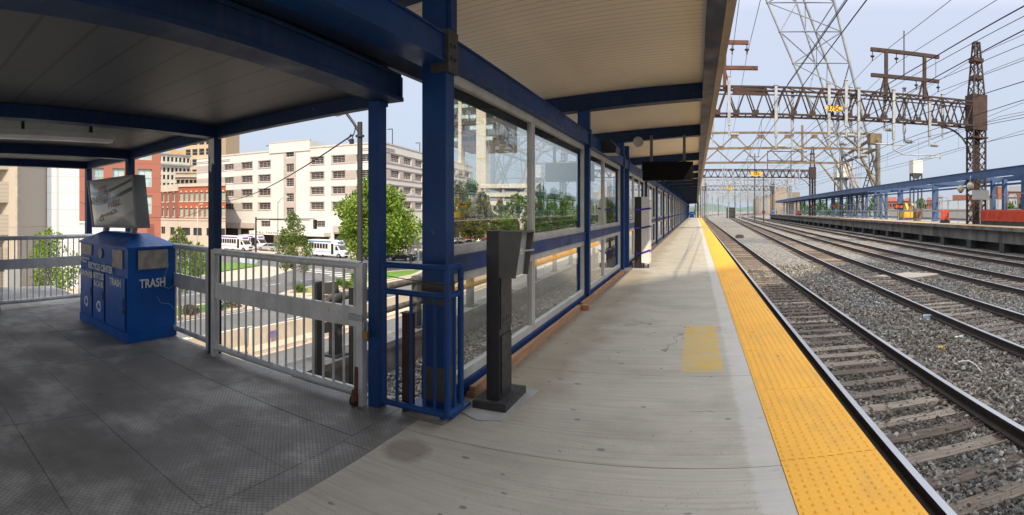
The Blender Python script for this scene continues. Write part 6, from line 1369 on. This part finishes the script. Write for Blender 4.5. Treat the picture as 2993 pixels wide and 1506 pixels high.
# ---- vehicles
def shuttle(label, loc, az, stripe, L_=7.4):
    t = thing('shuttle_bus', label, 'bus', tuple(loc), None, az); W_, m = 2.3, MB()
    wp = P('white_bus_paint', (.74, .73, .74), .35, var=.06); h = L_ / 2
    m.prism([(-h, .42), (h - 1.9, .42), (h - 1.9, 3.0), (h - 2.3, 3.05), (-h + .15, 3.05), (-h, 2.9)], (0, W_/2, 0), (1,0,0), (0,0,1), (0, -W_, 0)); m.build('body', wp, t, local=True)
    m = MB(); m.prism([(h - 1.9, .42), (h, .42), (h, 1.15), (h - .75, 1.35), (h - 1.35, 2.15), (h - 1.9, 2.2)], (0, W_/2 - .12, 0), (1,0,0), (0,0,1), (0, -W_ + .24, 0)); m.prism([(h - 2.6, 2.25), (h - 1.35, 2.3), (h - 1.6, 3.0), (h - 2.6, 3.02)], (0, W_/2 - .08, 0), (1,0,0), (0,0,1), (0, -W_ + .16, 0)); cab = m.build('cab', wp, t, local=True)
    m = MB(); m.prism([(h - .78, 1.40), (h - 1.30, 2.10), (h - 1.26, 2.13), (h - .74, 1.43)], (0, W_/2 - .25, 0), (1,0,0), (0,0,1), (0, -W_ + .5, 0)); m.build('windscreen', glass_dark, cab, local=True)
    for sd in (-1, 1):
        y = sd * W_ / 2; n = 7
        for k in range(n): m = MB(); x = -h + .3 + k * .62; m.box(x, x + .50, y - .012, y + .012, 1.55, 2.45); m.build('window', glass_dark, t, local=True)
        m = MB(); m.box(h - 2.55, h - 2.02, y - .014, y + .014, .6, 2.5); m.build('door', glass_dark, t, local=True)
        m = MB(); m.box(-h + .02, h - 2.6, y - .014, y + .014, 2.68, 2.95); m.box(-h + .02, h - 1.95, y - .013, y + .013, .95, 1.05); m.build('stripe', stripe, t, local=True)
        y2 = sd * (W_/2 - .12); m = MB(); m.prism([(h - 1.75, 1.35), (h - 1.0, 1.35), (h - 1.4, 2.05), (h - 1.75, 2.05)], (0, y2 - .012, 0), (1,0,0), (0,0,1), (0, .024, 0)); m.build('side_window', glass_dark, cab, local=True)
        for x in (-h + 1.7, h - 1.0):
            m = MB(); m.lathe((x, sd * (W_/2 - .16), .42), [(.41, -.13), (.42, 0), (.41, .13)], 16, axis='y'); wl = m.build('wheel', rubber, t, local=True); m = MB(); m.lathe((x, sd * (W_/2 - .025), .42), [(.22, -.01), (.2, .01)], 12, axis='y'); m.build('rim', hub, wl, local=True)
        m = MB(); m.box(h - .02, h + .03, sd * .75 - .16, sd * .75 + .16, .85, 1.02); m.build('headlight', glass_sky, cab, local=True)
    m = MB(); m.box(h - .03, h + .02, -.5, .5, .62, 1.0); m.build('grille', dark_steel, cab, local=True)
    m = MB(); m.box(h - 1.64, h - 1.36, -.75, .75, 2.55, 2.85); m.build('sign_band', stripe, cab, local=True); t.scale = (.96, .96, .90); return t
purple = P('purple_stripe', (.18, .09, .42), .4, var=.1); blue_s = P('blue_stripe', (.12, .24, .48), .4, var=.1)
az_b = math.atan2(gU.y, gU.x)
def gp(px, r): p = at(px, r=r); return (p.x, p.y, G)
shuttle('white shuttle bus with purple roof stripe parked before the garage', gp(692, 98), az_b, purple)
shuttle('second white shuttle bus with purple band, half hidden by the traffic signal pole', gp(742, 101.5), az_b, purple, 6.6)
shuttle('white shuttle bus with pale blue stripes waiting by the big tree', gp(962, 84.5), az_b - .12, blue_s, 7.8)
def car(label, loc, az, col, group=None):
    t = thing('parked_car', label, 'car', tuple(loc), group, az); pm_ = col if not isinstance(col, tuple) else P('car_paint', col, .25, .2, var=.08)
    lo = [(-2.2, .30), (2.2, .30), (2.25, .62), (2.1, .80), (1.0, .93), (-1.75, .98), (-2.2, .90), (-2.25, .6)]; m = MB()
    m.prism(lo, (0, .86, 0), (1,0,0), (0,0,1), (0, -1.72, 0)); m.build('body', pm_, t, local=True)
    up_ = [(1.15, .90), (.35, 1.38), (-.9, 1.42), (-1.8, .97)]; m = MB(); a = [(x, .80, z) for x, z in up_[:1]] + [(up_[1][0], .62, up_[1][1]), (up_[2][0], .62, up_[2][1]), (up_[3][0], .78, up_[3][1])]; b_ = [(x, -y, z) for x, y, z in a]
    m.add(a + b_, [(0,1,2,3), (7,6,5,4), (1,0,4,5), (3,2,6,7)], 0); m.build('window', glass_dark, t, local=True)
    m = MB(); m.add([(.42, .63, 1.36), (-.95, .63, 1.41), (-.95, -.63, 1.41), (.42, -.63, 1.36), (.30, .60, 1.42), (-.85, .60, 1.46), (-.85, -.60, 1.46), (.30, -.60, 1.42)], [(0,1,5,4), (1,2,6,5), (2,3,7,6), (3,0,4,7), (4,5,6,7)])
    for sd in (-1, 1): m.bar((-.25, sd * .79, .95), (-.28, sd * .63, 1.40), .09, .03)
    m.build('roof', pm_, t, local=True)
    for sd in (-1, 1):
        for x in (-1.38, 1.38):
            m = MB(); m.lathe((x, sd * .78, .33), [(.32, -.11), (.335, 0), (.32, .11)], 14, axis='y'); w_ = m.build('wheel', rubber, t, local=True); m = MB(); m.lathe((x, sd * .885, .33), [(.21, -.012), (.19, .012)], 10, axis='y'); m.build('rim', hub, w_, local=True)
        m = MB(); m.box(2.16, 2.24, sd * .62 - .18, sd * .62 + .18, .62, .74); m.build('headlight', glass_sky, t, local=True); m = MB(); m.box(-2.25, -2.17, sd * .62 - .2, sd * .62 + .2, .68, .82); m.build('tail_light', red_plastic, t, local=True)
    return t
car('silver saloon car by the garage entrance', gp(787, 97), az_b + math.pi, (.42, .43, .44))
car('black car under the big tree beside the control box', gp(1172, 78), az_b + .1, (.012, .012, .014))
car('dark car mostly hidden behind the blue canopy post', gp(1085, 80), az_b, (.015, .015, .017))
car('dark blue car behind the grey control box, next to the black car', gp(1222, 79), az_b + .1, (.05, .07, .10))
for i, (px, r, c_, l_) in enumerate(((1338, 118, (.62, .60, .55), 'cream car parked behind the first pane, beside the blue post'), (1362, 132, (.25, .02, .03), 'dark red car parked behind the cream and grey cars'), (1336, 104, (.16, .17, .18), 'grey car parked lowest behind the first pane by the post'), (1372, 110, (.44, .45, .46), 'silver estate car parked next to the grey car behind the pane'), (1402, 112, (.5, .5, .51), 'pale silver car parked next to the silver estate car'), (1410, 128, (.38, .03, .03), 'bright red car parked behind the silver cars'), (1432, 140, (.06, .06, .07), 'black car parked beyond the red car toward the white deck'))):
    car(l_, gp(px, r), R(200) + i * .03, c_)
# ---- street furniture
def lamp(label, px, r, h, arm, mat, group=None, rad=.09, dirx=1, hd=.55):
    p = at(px, r=r); t = thing('street_lamp', label, 'lamp post', (p.x, p.y, G), group); m = MB(); m.tube((0, 0, 0), (0, 0, h), rad, rad * .7, 10); m.lathe((0, 0, 0), [(rad * 2, 0), (rad * 2, .2), (rad * 1.2, .35)], 10); m.build('pole', mat, t, local=True)
    if arm:
        m = MB(); m.path([(0, 0, h - .3), (dirx * arm * .45, -.1, h + .35), (dirx * arm, -.2, h + .6)], rad * .45); m.build('arm', mat, t, local=True)
        m = MB(); m.prism([(0, -.10), (.9, -.12), (.95, 0), (.6, .12), (0, .08)], (dirx * arm - (.1 if dirx > 0 else -.1), -.38, h + .6), (dirx, 0, 0), (0, 0, 1), (0, .36, 0)); m.build('lamp_head', grey_light, t, local=True)
    return t
q = at(1052, r=19); qt = EYE + (Y0 - 357) / F * 19
t = lamp('thick dark steel lamp pole standing just beyond the gate and barricade', 1052, 19, qt - G, 0, P('dark_lamp_pole', (.022, .023, .025), .6), None, .14, -1); h = qt - G
m = MB(); m.path([(0, 0, h - .42), (-.28, 0, h - .02), (-.62, -.05, h + .42)], .055, 8); m.tube((0, 0, h - .55), (0, 0, h - .48), .17, n=10); m.build('arm', P('dark_lamp_arm', (.03, .031, .033), .6), t, local=True)
m = MB(); m.prism([(-.5, .42), (-1.15, .34), (-1.2, .40), (-.8, .52), (-.5, .5)], (0, -.2, h), (1,0,0), (0,0,1), (0, .3, 0)); m.build('lamp_head', grey_light, t, local=True)
lamp('slim grey street lamp with curved arm before the garage stair column', 812, 76, 8.9, 1.6, galv, None, .10, 1)
lamp('white pole street lamp in front of the brick corner building', 577, 104, 8.3, 1.2, wrap, None, .09, 1)
lamp('street lamp whose head shows beside the near blue post', 1243, 74, 9.4, 1.8, galv, None, .09, -1)
p = at(176, r=62); t = thing('utility_pole', 'thin wooden utility pole before the white panelled building', 'pole', (p.x, p.y, G)); m = MB(); m.tube((0, 0, 0), (0, 0, 10.2), .17, .11, 8); m.build('pole', bark, t, local=True)
m = MB(); m.tube((.15, 0, 7.6), (.15, 0, 8.4), .14, n=8); m.bar((-.5, 0, 8.3), (.5, 0, 8.3), .1, .1); m.build('fitting', dark_steel, t, local=True); MB().tube((0, 0, 10.2), (.05, 0, 11), .03, n=5).build('pin', dark_steel, t, local=True)
def cable(label, pts, sag, r=.02):
    m = MB(); q = []; 
    for a, c in zip(pts, pts[1:]):
        for k in range(14): f = k / 14; z = a * (1 - f) + c * f; z.z -= sag * 4 * f * (1 - f); q.append(z)
    q.append(pts[-1]); m.path(q, r, 5); return tag(m.build('street_cable', tape_wire), label, 'cable')
cable('black sagging cable from the dark lamp pole down across the garage front', [at(1030, 395, r=19), at(640, 585, r=60), at(470, 636, r=75), at(172, 566, r=62)], .8, .03)
m = MB(); a = at(1026, 392, r=18.8); m.path([a, a + Vector((-.15, 0, -.18)), a + Vector((-.02, 0, -.3)), a + Vector((.18, 0, .1)), a + Vector((.2, 0, .3))], .02, 5); m.box(a.x - .04, a.x + .1, a.y - .05, a.y + .05, a.z - .36, a.z - .18); tag(m.build('cable_loop', tape_wire), 'looped cable end with splice box hanging at the dark lamp pole', 'cable')
p = at(748, r=74); t = thing('traffic_signal', 'black traffic signal pole with long mast arm before the garage', 'traffic light', (p.x, p.y, G)); zt = EYE + (Y0 - 641) / F * 74; arm_e = at(921, 640, r=66)
m = MB(); m.tube((0, 0, 0), (0, 0, zt - G + .3), .14, .11, 8); m.build('pole', black, t, local=True); m = MB(); m.tube((p.x, p.y, zt), arm_e, .10, .05, 8); m.build('mast_arm', black, t)
for e, nm_ in ((arm_e, 0), (Vector((p.x - .3, p.y - .3, zt - 2.5)), 1)):
    m = MB(); m.box(e.x - .18, e.x + .18, e.y - .16, e.y + .16, e.z - 1.3, e.z - .1); hd_ = m.build('signal_head', black, t)
    for k, c_ in enumerate(((.12, .01, .01), (.12, .08, .01), (.01, .10, .05))): m = MB(); m.lathe((e.x, e.y - .17, e.z - .3 - .38 * k), [(.12, -.03), (.12, 0), (.0, .01)], 10, axis='y'); m.build('signal_lens', P('signal_lens', c_, .3), hd_)
p = gnd(1200, 786); t = thing('control_box', 'grey traffic control boxes on a post at the second median', 'box', (p.x, p.y, G)); r_ = p.xy.length; m = MB(); m.box(-.12, .12, -.12, .12, 0, 4.6); m.build('post', dark_steel, t, local=True); m = MB(); m.box(-.62, .62, -.2, .5, 2.9, 4.3); m.box(-.45, .3, -.25, .45, 1.9, 2.85); m.build('cabinet', grey_light, t, local=True)
p = gp(1222, 70); m = MB(); m.box(p[0] - 1.3, p[0] + 1.3, p[1] - .1, p[1] + .1, G + 2.4, G + 5.2); m.box(p[0] - .1, p[0] + .1, p[1] - .05, p[1] + .15, G, G + 2.4); tag(m.build('plain_sign', grey_light), 'large plain grey sign back near the blue post', 'sign')
hy = gnd(585, 712); m = MB(); m.lathe(tuple(hy), [(.16, 0), (.16, .08), (.11, .1), (.11, .5), (.15, .52), (.14, .62), (.05, .72)], 10); m.tube(hy + Vector((-.2, 0, .4)), hy + Vector((.2, 0, .4)), .06); tag(m.build('fire_hydrant', yellow_mach), 'small yellow fire hydrant before the brick corner building', 'hydrant')
p = gnd(718, 768); m = MB(); m.box(p.x - .9, p.x + .9, p.y - .5, p.y + .5, G, G + 1.5); m.box(p.x + 1.2, p.x + 2.0, p.y - .3, p.y + .5, G, G + 1.0); tag(m.build('street_cabinet', P('pale_blue_cabinet', (.55, .66, .72), .5)), 'pale blue street cabinet at the plaza corner', 'cabinet')
# concrete barriers along the near road, builder's fence
def jersey(y, x, label, az=0):
    t = thing('concrete_barrier', label, 'barrier', (x, y, G), 'concrete barriers along the near road', az); m = MB(); m.prism([(-.32, 0), (.32, 0), (.32, .2), (.14, .45), (.09, 1.35), (-.09, 1.35), (-.14, .45), (-.32, .2)], (0, -1.95, 0), (1,0,0), (0,0,1), (0, 3.85, 0)); return tag(m.build('body', conc_barrier, t, local=True))
for k in range(12): jersey(11.6 + 4.0 * k, -20.6 - (.35 if k == 1 else 0), 'tan concrete barrier in the line edging the near road' if k > 1 else ('first tan concrete barrier of the line, nearest the recycling bin', 'tan concrete barrier standing out of line at the kink')[k], random.uniform(-.03, .03) + (.05 if k == 1 else 0))
p = at(845, 994, r=27); m = MB(); m.box(-20.30, -20.28, p.y - .35, p.y + .15, G + .75, G + 1.1); tag(m.build('notice', P('purple_notice', (.25, .2, .42), .5)), 'small purple notice stuck on a concrete barrier', 'notice')
p = at(962, 935, r=15); m = MB(); m.box(p.x - .16, p.x + .16, p.y - .01, p.y + .01, p.z - .12, p.z + .12); tag(m.build('warning_notice', P('red_white_notice', (.6, .12, .10), .5)), 'small red warning notice on the builders fence', 'notice')
t = thing('wire_fence', 'builders wire mesh fence between parapet and concrete barriers', 'fence', (-14, 20, G)); m = MB()
for k in range(9): MB().tube((-14.5, 12 + 4.5 * k, G), (-14.5, 12 + 4.5 * k, G + 2.3), .03, n=6).build('fence_post', galv, t)
m = MB()
for z in (.05, .8, 1.55, 2.28): m.tube((-14.5, 12, G + z), (-14.5, 48, G + z), .012, n=4)
m.build('wire', galv, t)
for (x, y, l, az, zz) in ((-9.5, 15, 9, .15, .1), (-10.2, 16, 11, .1, .05), (-8.6, 13.4, 5, .3, .2)):
    d_ = Vector((math.sin(-az), math.cos(az), 0)) * l; m = MB(); m.bar((x, y, G + zz), Vector((x, y, G + zz)) + d_, .22, .1); tag(m.build('timber_plank', wood if zz != .05 else galv), {.1: 'long timber plank lying on the builders dirt below the parapet', .05: 'long pale pipe lying beside the planks below the parapet', .2: 'short timber plank nearest the parapet on the dirt'}[zz], 'plank')
for (px, py, sc_) in ((862, 1010, .6), (1112, 920, .5)):
    pass
m = MB(); p = Vector((-9.0, 10.5, G)); m.ball(p + Vector((0, 0, .1)), 1.2, .8, .5, 10); m.ball(p + Vector((.8, .9, .1)), .8, .7, .4, 8); tag(m.build('dirt_heap', dirt), 'small heap of builders dirt below the parapet', 'heap')

texts_to_meshes()
